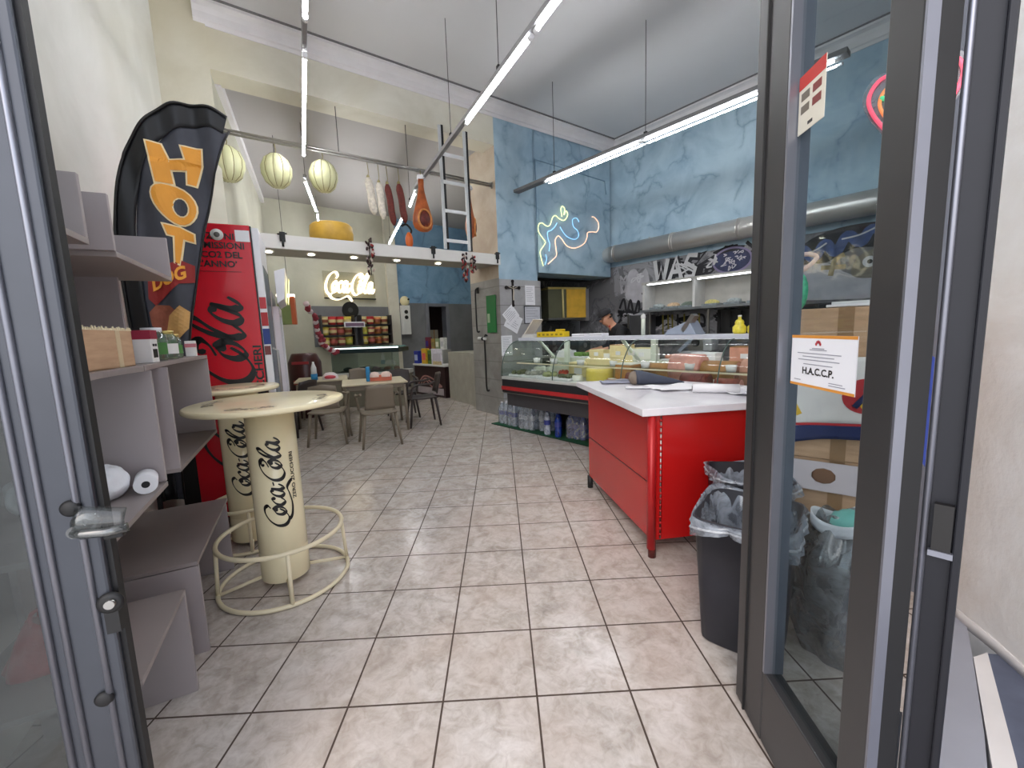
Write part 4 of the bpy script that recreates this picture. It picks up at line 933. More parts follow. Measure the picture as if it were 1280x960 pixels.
# ------------------------------------------------------------ neon drawing, pillar papers, door furniture of the pillar
def nb(x, z, y=-.02): return TB @ Vector((x, y, z))
M_ny = emit('yellow_neon', (238, 244, 180), 1.15); M_no = emit('orange_neon', (255, 206, 176), 1.05); M_nbl = emit('blue_neon', (150, 205, 245), 1.0)
t = thing('neon_drawing', 'neon line drawing in yellow, blue and orange on the blue wall above the kitchen niche', 'neon sign', nb(5.2, 2.60, 0), RB)
def nl(pts, m, nm, r=.008):
    P = smoothpts([(x-5.2, -.0+.03-.03, z-2.60) for x, z in pts], k=6)
    MB().tube([p+Vector((0, -.0+.0, 0)) for p in P], r, 6).build(nm, m, t)
nl([(4.64, 2.54), (4.60, 2.66), (4.58, 2.78), (4.66, 2.88), (4.70, 2.95), (4.62, 3.03), (4.55, 3.12), (4.56, 3.22), (4.63, 3.26), (4.74, 3.22), (4.82, 3.25), (4.88, 3.38), (4.95, 3.42), (5.03, 3.38), (5.13, 3.36), (5.20, 3.40), (5.24, 3.48), (5.20, 3.53), (5.15, 3.46), (5.17, 3.56), (5.12, 3.60), (5.08, 3.55), (5.10, 3.42)], M_ny, 'yellow_tube')
nl([(4.68, 2.56), (4.72, 2.66), (4.70, 2.74)], M_nbl, 'blue_tube', .006)
nl([(4.78, 2.80), (4.80, 2.92), (4.76, 3.02), (4.76, 3.12), (4.84, 3.16), (4.92, 3.22), (4.98, 3.30)], M_nbl, 'blue_tube', .007)
nl([(5.05, 3.24), (5.14, 3.14), (5.24, 3.08), (5.40, 3.06), (5.50, 3.12), (5.48, 3.22), (5.38, 3.28), (5.36, 3.40), (5.46, 3.44), (5.52, 3.38)], M_nbl, 'blue_tube', .006)
nl([(4.75, 2.58), (4.86, 2.66), (4.95, 2.74), (4.94, 2.88), (4.93, 3.00), (5.00, 3.08), (5.08, 3.04), (5.20, 2.93), (5.36, 2.90), (5.52, 2.94), (5.66, 3.02), (5.72, 3.12), (5.74, 3.21), (5.86, 3.24), (5.98, 3.25), (6.04, 3.34), (6.02, 3.44), (5.92, 3.51), (5.86, 3.51)], M_no, 'orange_tube')
for z, x in ((3.24, 4.6), (2.60, 4.65), (3.22, 5.8), (2.92, 5.3)):
    MB().cyl((x-5.2, 0, z-2.6), (x-5.2, .035, z-2.6), .006, n=6).build('wall_pin', M_chrome, t)
# crucifix
t = thing('crucifix', 'dark crucifix with pale figure on the tiled pillar', 'crucifix', nb(3.955, 2.06, -.012), RB)
mb = MB(); mb.box(-.018, -.012, -.20, .018, 0, .19); mb.box(-.13, -.012, .07, .13, 0, .105)
for x, z in ((0, .19), (0, -.20), (-.13, .088), (.13, .088)): mb.cyl((x, 0, z), (x, -.012, z), .028, n=14)
mb.build('cross', mat('dark_wood_cross', (34, 26, 24), .5), t)
mb = MB(); mb.tube(smoothpts([(0, -.02, .08), (.004, -.024, .02), (-.004, -.026, -.05), (.0, -.02, -.12)]), .010, 8); mb.tube([(-.09, -.016, .10), (0, -.02, .07), (.09, -.016, .10)], .006, 6); mb.blob((0, -.024, .10), .014, 8); mb.build('figure', mat('bone_figure', (196, 186, 170), .5), t)
M_printgrey = mat('faint_print', (150, 150, 160), .7)
def paper(label, x, z, w, h, rot=0, lines=8, y=-.010, m=None, framed=False):
    t = thing('paper_notice', label, 'notice', nb(x, z, y), RB, 'papers on the tiled pillar'); t.rotation_euler = Euler((0, R(rot), RB), 'XYZ')
    MB().box(-w/2, -.002, -h/2, w/2, 0, h/2).build('sheet', m or M_paper, t)
    mb = MB(); rnd = random.Random(int(x*100))
    for i in range(lines): mb.box(-w*.38, -.0028, h*.38-i*h*.76/lines-.004, w*rnd.uniform(.1, .38), -.002, h*.38-i*h*.76/lines+.002)
    mb.build('printed_lines', M_printgrey, t)
    if framed:
        mb = MB()
        for a in ((-w/2, -h/2, w/2, -h/2+.012), (-w/2, h/2-.012, w/2, h/2), (-w/2, -h/2, -w/2+.012, h/2), (w/2-.012, -h/2, w/2, h/2)): mb.box(a[0], -.008, a[1], a[2], 0, a[3])
        mb.build('frame', M_alu, t)
    return t
paper('white sheet pinned at the upper right of the tiled pillar', 4.32, 2.03, .21, .33)
paper('framed sheet below it on the tiled pillar, with black print', 4.36, 1.70, .36, .30, 0, 5, framed=True, m=mat('paper_grey', (200, 202, 210), .7))
paper('larger white sheet hung askew below the crucifix', 3.95, 1.58, .30, .28, 28, 6, -.010)
paper('smaller white sheet hung askew over the larger one', 3.90, 1.70, .26, .24, -40, 6, -.016)
paper('printed notice low on the tiled pillar, behind the deli glass', 3.80, 1.20, .22, .33, 0, 9)
# green panel, door bar and hook on the reveal side
def rv(y, z, x=-.012): return TB @ Vector((3.70+x, y, z))
t = thing('notice_board', 'green panel on the side of the tiled pillar', 'panel', rv(.12, 1.42), RB)
MB().box(-.015, -.02, 0, .0, .26, .62).build('board', mat('bottle_green', (24, 110, 52), .5), t, .003); MB().box(-.020, .16, .17, -.013, .23, .32).build('torn_label', mat('pale_label', (150, 170, 140), .7), t)
t = thing('pull_bar', 'upper black vertical bar on the side of the tiled pillar', 'bar', rv(.66, 1.45), RB, 'black bars on the pillar side')
MB().tube(smoothpts([(0, 0, .72), (-.05, 0, .70), (-.055, 0, .35), (-.05, 0, .02), (0, 0, 0)]), .014, 8).build('bar', M_black, t); MB().box(-.015, -.03, .66, 0, .03, .76).build('bracket', M_black, t)
t = thing('pull_bar', 'lower black vertical bar on the side of the tiled pillar, under the white latch', 'bar', rv(.42, .42), RB, 'black bars on the pillar side')
MB().tube(smoothpts([(0, 0, .95), (-.05, 0, .92), (-.052, 0, .45), (-.05, 0, .03), (0, 0, 0)]), .015, 8).build('bar', M_black, t); MB().cyl((-.05, -.02, .90), (-.05, .20, .91), .026).build('white_latch', M_offw, t); MB().cyl((-.05, .02, .90), (-.05, .08, .90), .03).build('black_collar', M_black, t)

# ------------------------------------------------------------ kitchen niche
t = thing('yellow_hood', 'yellow and olive box hood hanging in the kitchen niche', 'hood', TB @ Vector((5.66, .50, 1.62)), R(33.7-14))
MB().box(-.42, .0, 0, .42, .3, .04).build('bottom_lip', M_steel, t, .003)
mb = MB(); mb.box(-.42, 0, .04, -.02, .3, .60); mb.build('olive_side', mat('olive_steel', (112, 112, 88), .4, .3), t, .004)
MB().box(-.02, -.01, .04, .42, .3, .64).build('yellow_panel', mat('yellow_apron_cloth', (226, 178, 64), .5, var=.12, sc=6), t, .004)
MB().box(-.43, -.015, .60, .43, .3, .64).build('top_lip', mat('pale_brass', (206, 186, 110), .4, .4), t, .003)
MB().tube([(-.10, -.012, .04), (-.11, -.012, .6)], .02, 6).build('pale_rib', mat('pale_yellow', (230, 214, 150), .5), t)
t = thing('steel_cabinet', 'pale steel cabinet right of the yellow hood in the niche', 'cabinet', TB @ Vector((6.30, .60, 1.60)), RB)
MB().box(-.12, 0, 0, .07, .35, .66).build('body', mat('pale_grey_steel', (176, 174, 176), .45, .1), t, .004); MB().box(-.105, -.006, .04, .055, 0, .62).build('door', mat('pale_grey_steel'), t, .003)
t = thing('hanging_cloth', 'white cloth hanging at the left edge of the niche', 'cloth', TB @ Vector((4.86, .55, 1.46)), RB)
MB().grid(lambda u, v: (-.09+.18*u, .02*math.sin(u*9)+.01*math.sin(v*5), .80*v), 14, 8).build('cloth', mat('white_cloth', (214, 212, 218), .8), t, solid=.006); MB().box(-.1, -.015, .80, .1, .015, .83).build('hanger', M_black, t)
for x, h, c, lb in ((5.05, .30, (30, 30, 30), 'dark appliance at the left of the niche worktop'), (6.1, .28, (58, 66, 62), 'grey green appliance under the pale cabinet')):
    t = thing('worktop_appliance', lb, 'appliance', TB @ Vector((x, .62, .95)), RB)
    MB().box(-.18, -.15, 0, .18, .2, h).build('housing', mat('appl_%d' % int(x*10), c, .4), t, .02); MB().cyl((0, -.152, h*.5), (0, -.17, h*.5), .05).build('dial', M_steel, t)
NC = thing('kitchen_worktop', 'dark kitchen worktop at the back of the niche', 'worktop', TB @ Vector((4.62, .42, 0)), RB)
MB().box(0, 0, 0, 1.70, .58, .90).build('cupboard', mat('charcoal_cupboard', (52, 52, 54), .5), NC, .004); MB().box(-.02, -.03, .90, 1.72, .59, .945).build('worktop', M_steel, NC, .003)

# ------------------------------------------------------------ ventilation duct and wall shelves on the right wall
def rw(t_, y, z): return TR @ Vector((t_, y, z))
RR = R(-52.2)
t = thing('ventilation_duct', 'long polished metal ventilation duct running along the right wall', 'duct', rw(0, -.17, 2.84), RR)
M_duct = mat('polished_duct', (206, 203, 198), .3, .6, .05, 3)
MB().cyl((.10, 0, 0), (6.8, 0, .0), .152, n=36).build('pipe', M_duct, t)
MB().lathe([(0, -.12), (.07, -.10), (.13, -.04), (.152, .05), (.152, .12)], n=30, T=Matrix.Rotation(R(90), 4, 'Y')).build('end_cap', M_duct, t)
for x in (.18, 1.35, 2.42, 4.2, 5.4):
    MB().cyl((x, 0, 0), (x+.03, 0, 0), .160, n=36).build('seam_band', M_duct, t); MB().cyl((x+.05, 0, 0), (x+.065, 0, 0), .158, n=36).build('seam_band', M_duct, t)
for x in (.9, 2.9, 4.9):
    MB().tube([(x, .16, .02), (x, .155, .16), (x, 0, .165)], .010, 6).build('wall_bracket', M_steel, t)
t = thing('open_cabinet', 'pale open wall cabinet with LED strips along the right wall, under the duct', 'shelving', rw(.92, -.02, 1.70), RR)
M_shw = mat('warm_grey_shelf', (176, 174, 168), .5)
MB().box(0, -.02, 0, 2.1, 0, .50).build('back_board', M_shw, t)
for x in (0, .92, 2.07): MB().box(x-.01, -.36, 0, x+.03, -.02, .50).build('divider', mat('pale_divider', (206, 206, 204), .5), t)
MB().box(-.02, -.38, .46, 2.12, -.0, .50).build('top_board', M_shw, t, .003)
MB().box(-.04, -.40, -.02, 2.12, -.0, .02).build('bottom_shelf', mat('grey_metal_shelf', (120, 124, 126), .4, .3), t, .003)
for x0, x1 in ((.10, .88), (1.0, 2.02)): MB().box(x0, -.385, .445, x1, -.35, .462).build('led_strip', emit('shelf_led', (246, 250, 255), 5), t)
M_trayf = mat('grey_wrapped_tray', (120, 130, 134), .35, var=.3, sc=24)
k = 0
for i, x in enumerate((.22, .50, .76, 1.16, 1.50, 1.84)):
    lab = ['first', 'second', 'third', 'fourth', 'fifth', 'sixth', 'seventh', 'eighth', 'ninth'][i]
    q = thing('wrapped_tray', 'wrapped tray of antipasti, %s from the left on the lit wall cabinet' % lab, 'tray', rw(.92+x, -.22, 1.722), RR, 'trays on the lit wall cabinet')
    MB().box(-.12, -.12, 0, .12, .12, .035).build('tray', M_trayf, q, .006)
    MB().blob((0, 0, .045), (.105, .10, .055), 14, .25, i).build('filling', mat('filling_%d' % (i % 4), [(150, 160, 160), (206, 176, 140), (110, 124, 110), (200, 190, 120)][i % 4], .5, var=.3, sc=40), q)
# rack underneath
t = thing('steel_rack', 'dark steel rack with utensils under the lit wall cabinet', 'rack', rw(.55, -.02, 1.22), RR)
for x in (0, .45, 1.5, 2.6): MB().box(x, -.30, 0, x+.03, -.27, .45).build('post', M_steel, t)
MB().box(-.05, -.34, .0, 4.4, .0, .02).build('shelf', M_steel, t)
MB().box(.02, -.28, .02, .42, -.02, .42).build('steel_case', mat('dark_steel_case', (84, 84, 86), .4, .4), t, .006)
MB().box(1.55, -.06, .04, 2.55, -.04, .44).build('black_pegboard', mat('black_peg', (26, 26, 28), .4), t, .004); MB().box(2.65, -.06, .04, 3.6, -.04, .44).build('black_pegboard', mat('black_peg'), t, .004)
mb = MB(); rnd = random.Random(31)
for i, x in enumerate((.62, .72, .80, .90, 1.02, 1.15, 1.28, 1.62, 1.78, 1.95, 2.1, 2.3)):
    z0 = rnd.uniform(.06, .18); m = rnd.choice([mat('olive_utensil', (120, 110, 40), .4), M_steel, M_black])
    MB().tube([(x, -.12, .40), (x+.02, -.14, z0)], .014, 6).build('utensil', m, t)
WK = thing('rear_worktop', 'steel worktop behind the deli counter along the right wall', 'worktop', rw(.3, -.66, 0), RR)
MB().box(0, 0, .0, 5.6, .62, .86).build('cupboards', mat('grey_rear_cupboard', (130, 132, 134), .45), WK, .004); MB().box(-.02, -.03, .86, 5.62, .63, .90).build('worktop', M_steel, WK, .004)
def onrear(x, y, z=.902): return rw(.3+x, -.66+y, z)
t = thing('slicing_machine', 'grey meat slicing machine with round blade on the rear worktop', 'slicer', onrear(1.75, .13), RR)
MB().box(-.28, -.14, 0, .22, .18, .12).build('base', mat('cast_aluminium', (176, 178, 182), .35, .3), t, .02)
MB().cyl((-.02, -.10, .25), (-.02, -.05, .25), .16, n=36).build('blade_disc', M_steel, t); MB().cyl((-.02, -.125, .25), (-.02, -.10, .25), .06).build('hub', M_black, t)
MB().prism([(-.30, .12), (.02, .42), (.06, .40), (-.24, .10)], -.16, .05, Matrix(((1, 0, 0, 0), (0, 0, 1, 0), (0, 1, 0, 0), (0, 0, 0, 1)))).build('feed_plate', mat('blue_grey_plate', (150, 160, 176), .35), t)
MB().box(.10, -.12, .12, .24, .10, .38).build('motor_housing', mat('ribbed_grey', (170, 172, 174), .4), t, .02)
t = thing('scale', 'white counter scale with black display on the rear worktop', 'scale', onrear(3.0, .25), RR)
MB().box(-.16, -.16, 0, .16, .16, .09).build('body', M_offw, t, .01); MB().box(-.17, -.17, .09, .17, .17, .105).build('pan', M_steel, t, .004); MB().box(-.10, .12, .105, .10, .16, .36).build('display', mat('grey_display', (120, 124, 128), .4), t, .006)
t = thing('steel_bowl', 'steel bowl on the rear worktop between slicer and scale', 'bowl', onrear(2.5, .22), 0); MB().lathe([(0, 0), (.08, .01), (.15, .12), (.16, .12), (.155, .125), (.14, .11), (.07, .02), (0, .015)]).build('bowl', M_steel, t); MB().lathe([(0, .02), (.12, .09), (0, .12)]).build('contents', mat('bowl_contents', (200, 200, 196), .6), t)

# ------------------------------------------------------------ graffiti painted on the right wall
def gw(u, v, h=0): return TR @ Vector((u, -.003-h, v))
M_gw = mat('white_spray', (206, 206, 208), .6); M_gb = mat('black_spray', (30, 30, 36), .6); M_gd = mat('navy_spray', (44, 50, 84), .6, var=.3, sc=12); M_gbl = mat('blue_spray', (62, 84, 134), .6, var=.3, sc=10); M_gt = mat('tan_spray', (150, 134, 100), .6, var=.2, sc=12); M_gg = mat('light_grey_spray', (186, 184, 190), .6, var=.15, sc=5)
def paint(name, label, build, m):
    mb = MB(); build(mb); o = mb.build(name, m, bpy.data.objects['wall_right_lower']); o['label'] = label; return o
def filled(mb, pts, k=5, h=.002, closed=True, smooth=True):
    q = [p.xy for p in (smoothpts([(a, b, 0) for a, b in pts], True, k) if smooth else [Vector((a, b, 0)) for a, b in pts])]
    c = sum(q, Vector((0, 0)))/len(q); n = len(q); mb._new([gw(p.x, p.y, h) for p in q]+[gw(c.x, c.y, h)], [(i, (i+1) % n, n) for i in range(n)])
L3 = [[(.0, .36), (.06, .02), (.13, .24), (.19, .02), (.27, .36)], [(.30, .0), (.44, .36), (.54, .0)], [(.36, .13), (.50, .13)], [(.84, .34), (.68, .36), (.62, .25), (.80, .14), (.76, .02), (.60, .02)]]
def letters(x0, z0, sx, sz, w, h): return lambda mb: [ribbon(mb, [(x0+a*sx, z0+b*sz) for a, b in s], w, gw, h, smooth=False) for s in L3]
paint('graffiti_tag', 'black shadow behind the white WAS letters sprayed on the right wall', letters(.96, 2.20, .95, 1.05, .13, .001), M_gb)
paint('graffiti_tag', 'white WAS letters sprayed on the grey right wall under the duct', letters(.92, 2.23, .95, 1.05, .075, .004), M_gw)
paint('graffiti_tag', 'black jagged tag between the WAS letters and the dark disc', lambda mb: [ribbon(mb, [(1.55, 2.55), (1.85, 2.62), (1.62, 2.36), (2.0, 2.52), (1.86, 2.30)], .07, gw, .003, smooth=False), ribbon(mb, [(1.60, 2.22), (1.66, 2.38), (1.70, 2.26), (1.80, 2.36), (1.78, 2.22), (1.92, 2.34), (2.0, 2.30)], .035, gw, .003)], M_gb)
paint('graffiti_disc', 'dark blue painted disc full of white scribble on the right wall', lambda mb: filled(mb, [(2.27+.30*math.cos(a), 2.42+.20*math.sin(a)) for a in [i*PI/8 for i in range(16)]], 3, .001), M_gd)
def scrib(mb):
    rnd = random.Random(5)
    for i in range(16):
        a = rnd.uniform(0, 6.28); r = rnd.uniform(.02, .22); x = 2.27+r*math.cos(a); z = 2.42+r*.62*math.sin(a)
        ribbon(mb, [(x+rnd.uniform(-.05, .05), z+rnd.uniform(-.04, .04)) for _ in range(4)], .012, gw, .004)
paint('graffiti_scribble', 'white scribble inside the dark painted disc', scrib, M_gg)
paint('graffiti_patch', 'tan patch right of the dark painted disc', lambda mb: filled(mb, [(2.66, 2.32), (2.70, 2.50), (2.80, 2.46), (2.94, 2.52), (2.92, 2.34)], 1, .002, smooth=False), M_gt)
paint('graffiti_tag', 'black curls painted above the tan patch', lambda mb: [ribbon(mb, [(2.48, 2.66), (2.58, 2.58), (2.70, 2.62), (2.72, 2.70)], .05, gw, .004), ribbon(mb, [(2.78, 2.70), (2.80, 2.60), (2.92, 2.60), (2.94, 2.72)], .05, gw, .004), ribbon(mb, [(2.55, 2.50), (2.64, 2.55), (2.80, 2.54)], .03, gw, .004)], M_gb)
paint('graffiti_patch', 'large pale grey shape painted at the left end of the right wall', lambda mb: filled(mb, [(.28, 2.05), (.35, 2.45), (.50, 2.52), (.62, 2.40), (.74, 2.50), (.82, 2.2), (.76, 1.95), (.60, 1.88), (.40, 1.92)], 5, .001), M_gg)
paint('graffiti_tag', 'black looping tag under the pale grey shape at the left end', lambda mb: [ribbon(mb, [(.15, 1.80), (.25, 1.98), (.32, 1.70), (.40, 1.95), (.48, 1.68), (.58, 1.92), (.62, 1.72), (.75, 1.90)], .045, gw, .004), ribbon(mb, [(.10, 1.5), (.3, 1.66), (.5, 1.5), (.7, 1.64), (.9, 1.5)], .05, gw, .003)], M_gb)
# seen through the right door leaf
paint('graffiti_tag', 'dark outline of the blue lettering painted near the street end of the right wall', lambda mb: filled(mb, [(3.05, 2.18), (3.15, 2.42), (3.4, 2.58), (3.75, 2.64), (4.2, 2.60), (4.3, 2.45), (4.1, 2.32), (3.8, 2.34), (3.5, 2.20), (3.3, 2.22)], 3, .001), M_gb)
paint('graffiti_tag', 'blue bubbly lettering painted near the street end of the right wall', lambda mb: [ribbon(mb, [(3.12, 2.25), (3.22, 2.42), (3.36, 2.28), (3.48, 2.46), (3.60, 2.32), (3.72, 2.52), (3.86, 2.40), (3.96, 2.55), (4.15, 2.48)], .12, gw, .003)], M_gbl)
paint('graffiti_tag', 'white highlights on the blue bubbly lettering', lambda mb: [ribbon(mb, [(3.2, 2.36), (3.36, 2.38), (3.50, 2.46)], .02, gw, .006), ribbon(mb, [(3.66, 2.48), (3.84, 2.50), (4.0, 2.56)], .02, gw, .006)], M_gw)
paint('graffiti_creature', 'grey brown round creature shape painted below the blue lettering', lambda mb: filled(mb, [(3.78, 2.02), (3.84, 2.22), (4.0, 2.30), (4.2, 2.24), (4.28, 2.05), (4.1, 1.96), (3.9, 1.95)], 4, .001), mat('grey_brown_spray', (126, 120, 108), .6, var=.12, sc=7))
paint('graffiti_eye', 'white round eye of the painted creature', lambda mb: filled(mb, [(3.96+.07*math.cos(a), 2.15+.07*math.sin(a)) for a in [i*PI/6 for i in range(12)]], 2, .003), M_gw)
paint('graffiti_pupil', 'black pupil of the painted creature', lambda mb: filled(mb, [(3.965+.028*math.cos(a), 2.15+.028*math.sin(a)) for a in [i*PI/6 for i in range(12)]], 2, .005), M_gb)
paint('graffiti_patch', 'pale painted background below the blue lettering', lambda mb: filled(mb, [(3.05, 1.78), (3.1, 2.15), (3.5, 2.2), (3.8, 2.0), (4.3, 1.95), (4.35, 1.72), (3.6, 1.70)], 3, .0004), M_gg)
paint('graffiti_flower', 'small tan cross-shaped flower painted left of the creature', lambda mb: [ribbon(mb, [(3.45, 2.14), (3.72, 2.12)], .06, gw, .003, smooth=False), ribbon(mb, [(3.56, 2.02), (3.60, 2.22), (3.70, 2.28)], .06, gw, .003)], M_gt)

wallp = bpy.data.objects['wall_right_lower']
def scribbles(name, label, m, spots, w, seed, h=.005):
    def b(mb):
        rnd = random.Random(seed)
        for (x, z, sx, sz, n) in spots:
            for _ in range(n): ribbon(mb, [(x+rnd.uniform(-sx, sx), z+rnd.uniform(-sz, sz)) for _ in range(5)], w*rnd.uniform(.6, 1.3), gw, h)
    paint(name, label, b, m)
scribbles('graffiti_scribble', 'dense black scribbles painted round the white letters', M_gb, [(1.35, 2.50, .22, .08, 3), (1.75, 2.34, .28, .12, 4), (2.2, 2.60, .25, .05, 3), (.75, 2.10, .10, .12, 2), (2.75, 2.56, .22, .06, 3)], .035, 21, .002)
scribbles('graffiti_scribble', 'white scribbles painted between the black tags under the duct', M_gw, [(1.50, 2.40, .16, .10, 3), (1.95, 2.46, .12, .10, 2), (2.62, 2.48, .08, .08, 2), (.55, 2.30, .14, .14, 2)], .022, 22, .004)
scribbles('graffiti_scribble', 'black scribbles painted low on the wall behind the steel rack', M_gb, [(.35, 1.70, .28, .10, 5), (1.0, 1.48, .35, .12, 5), (1.6, 1.5, .3, .12, 4), (2.4, 1.5, .4, .12, 4), (.3, 1.40, .25, .10, 4)], .045, 23, .002)
scribbles('graffiti_scribble', 'grey loops painted low on the wall behind the steel rack', M_gg, [(.45, 1.55, .30, .14, 4), (1.2, 1.45, .35, .12, 3), (.22, 2.3, .12, .2, 3)], .03, 24, .003)
paint('graffiti_ring', 'pale purple ring round the dark painted disc', lambda mb: ribbon(mb, [(2.27+.29*math.cos(a), 2.42+.19*math.sin(a)) for a in [i*PI/8 for i in range(16)]], .03, gw, .003, closed=True), mat('purple_grey_spray', (128, 118, 150), .6))
# conduits on the blue walls
t = thing('wall_conduit', 'thin blue-painted conduit running across the blue wall above the neon drawing', 'conduit', nb(4.54, 4.28, .025), RB)
MB().tube([(0, 0, -1.9), (0, 0, 0), (1.70, 0, -.06), (1.74, 0, -.30)], .010, 6).build('pipe', mat('blue_painted_pipe', (120, 150, 172), .6), t)
for x, z in ((0, -1.2), (.8, -.03)): MB().box(x-.02, -.012, z-.01, x+.02, .005, z+.01).build('clip', mat('blue_painted_pipe'), t)
# ------------------------------------------------------------ deli counter
RD = R(-51)
def dl(e, m, z=0): return TD @ Vector((e, m, z))
E0, E1 = .67, 4.45
DC = thing('deli_counter', 'long refrigerated deli counter with curved glass front and white top shelf', 'counter', dl(0, 0), RD)
M_deck = mat('deli_steel_deck', (206, 208, 206), .3, .3); M_bump = mat('black_bumper_panel', (34, 34, 38), .35); M_redst = mat('red_stripe', (168, 36, 40), .4); M_greyp = mat('deli_grey_panel', (62, 60, 64), .45)
MB().box(E0+.05, .47, 0, E1, 1.0, .60).build('base_body', M_bump, DC, .004)
MB().box(E0+.02, -.26, .42, E1, .95, .80).build('lower_body', M_greyp, DC, .006)
MB().box(E0, -.33, .60, E1, -.24, .79).build('bumper_panel', M_bump, DC, .01)
MB().box(E0-.003, -.336, .645, E1, -.328, .695).build('red_stripe', M_redst, DC)
MB().box(E0-.003, -.336, .60, E1, -.328, .612).build('chrome_line', M_steel, DC)
MB().box(E0, -.33, .79, E1, .90, .825).build('display_deck', M_deck, DC, .004)
MB().box(E0, .62, .825, E1, .90, 1.02).build('rear_ledge', mat('pale_green_ledge', (206, 210, 190), .4), DC, .004)
MB().box(E0, .0, 1.295, E1, .34, 1.335).build('top_shelf', mat('pale_blue_white_shelf', (198, 202, 214), .35, var=.02), DC, .004)
M_dglass = thin_glass('deli_curved_glass', (240, 246, 243), .12)
MB().box(E0+.03, .28, 1.285, E1, .31, 1.296).build('light_strip', emit('deli_fill_glow', (250, 252, 250), 7), DC)  # added glow under the shelf to brighten the food, no known fixture
def gprof(v): # from bottom front to top shelf
    a = v*PI/2; return (-.33+.33*(1-math.cos(a)), .83+.465*math.sin(a))
segs = [(E0, 1.62), (1.64, 2.58), (2.60, 3.54), (3.56, E1)]
for a, b in segs:
    MB().grid(lambda u, v: (a+(b-a)*u, gprof(v)[0], gprof(v)[1]), 1, 12).build('curved_pane', M_dglass, DC)
MB().prism([gprof(i/12) for i in range(13)]+[(.60, 1.295), (.60, .83)], E0-.004, E0+.004, Matrix(((0, 0, 1, 0), (1, 0, 0, 0), (0, 1, 0, 0), (0, 0, 0, 1)))).build('end_pane', M_dglass, DC)
for x in (E0, 1.63, 2.59, 3.55):
    MB().tube([(x, gprof(i/12)[0], gprof(i/12)[1]) for i in range(13)], .006, 6).build('glass_edge', mat('green_glass_edge', (70, 92, 84), .3), DC)
for x in (.98, 2.35, 3.75):
    MB().tube([(x, .62, .86), (x-.10, .20, 1.29)], .022, 8).build('shelf_bracket', mat('pale_green_bracket', (206, 214, 200), .4), DC)
    MB().box(x+.05, .55, .84, x+.12, .60, 1.295).build('shelf_post', mat('pale_green_bracket'), DC, .004)
MB().box(E0+.01, -.05, .985, E1, .28, .992).build('inner_glass_shelf', thin_glass('pale_shelf_glass', (230, 236, 226), .3), DC)
MB().box(E0+.01, -.055, .980, E1, -.047, .996).build('shelf_lip', mat('cream_lip', (230, 220, 190), .4), DC)
# food in the deli counter
def food(name, label, cat, e, m, builder, z=.827, rot=0, grp=None):
    t = thing(name, label, cat, dl(e, m, z), RD+R(rot), grp); builder(t)
    if z < .9: t.scale = (1.05, 1.0, 1.15)
    return t
M_ch = mat('cheese_cream', (232, 214, 160), .5, var=.06, sc=12); M_chy = mat('cheese_yellow', (216, 196, 92), .5, var=.06, sc=12); M_chw = mat('mozzarella_white', (236, 236, 228), .4, var=.03)
M_pk = mat('cooked_ham_pink', (214, 152, 128), .5, var=.15, sc=14); M_mort = mat('mortadella_pink', (224, 160, 148), .5, var=.12, sc=26); M_red = mat('bresaola_red', (110, 40, 36), .5, var=.25, sc=20); M_dkr = mat('salami_skin', (130, 60, 46), .6, var=.3, sc=24); M_ol = mat('olive_mix', (86, 90, 60), .5, var=.5, sc=40); M_crust = mat('brown_rind', (170, 120, 62), .6, var=.15, sc=12)
def wedge(w, h, m, ang=100):
    def b(t):
        n = 14; poly = [(0, 0)]+[(w*math.cos(R(ang)*i/n-R(ang)/2-PI/2+PI), w*math.sin(R(ang)*i/n-R(ang)/2-PI/2)) for i in range(n+1)]
        MB().prism(poly, 0, h).build('wedge', m, t, .006); MB().box(-.04, -.012, h, .04, .0, h+.05).build('price_tag', M_paper, t)
    return b
def wheel(r, h, m, m2=None):
    def b(t):
        MB().lathe([(0, 0), (r*.95, 0), (r, h*.15), (r, h*.85), (r*.94, h), (0, h)], n=28).build('wheel', m, t)
        MB().lathe([(0, h+.001), (r*.8, h+.002)], n=28).build('cut_top', m2 or M_chw, t)
    return b
def tray(w, d, m, jit=.3, h=.05, seed=1):
    def b(t):
        MB().box(-w/2, -d/2, 0, w/2, d/2, .022).build('tray', M_white, t, .005)
        mb = MB(); rnd = random.Random(seed)
        for i in range(9): mb.blob((rnd.uniform(-w*.32, w*.32), rnd.uniform(-d*.32, d*.32), .022+h*.4), (w*.17, d*.15, h*.55), 10, jit, seed*9+i)
        q = mb.build('filling', m, t); q['kind'] = 'stuff'
    return b
def logm(r, L, m, mc):
    def b(t):
        MB().cyl((-L/2, 0, r), (L/2, 0, r), r, n=26).build('log', m, t); MB().cyl((-L/2-.003, 0, r), (-L/2, 0, r), r*.93, n=26).build('cut_end', mc, t)
        MB().cyl((L/2, 0, r), (L/2+.003, 0, r), r*.93, n=26).build('cut_end', mc, t)
    return b
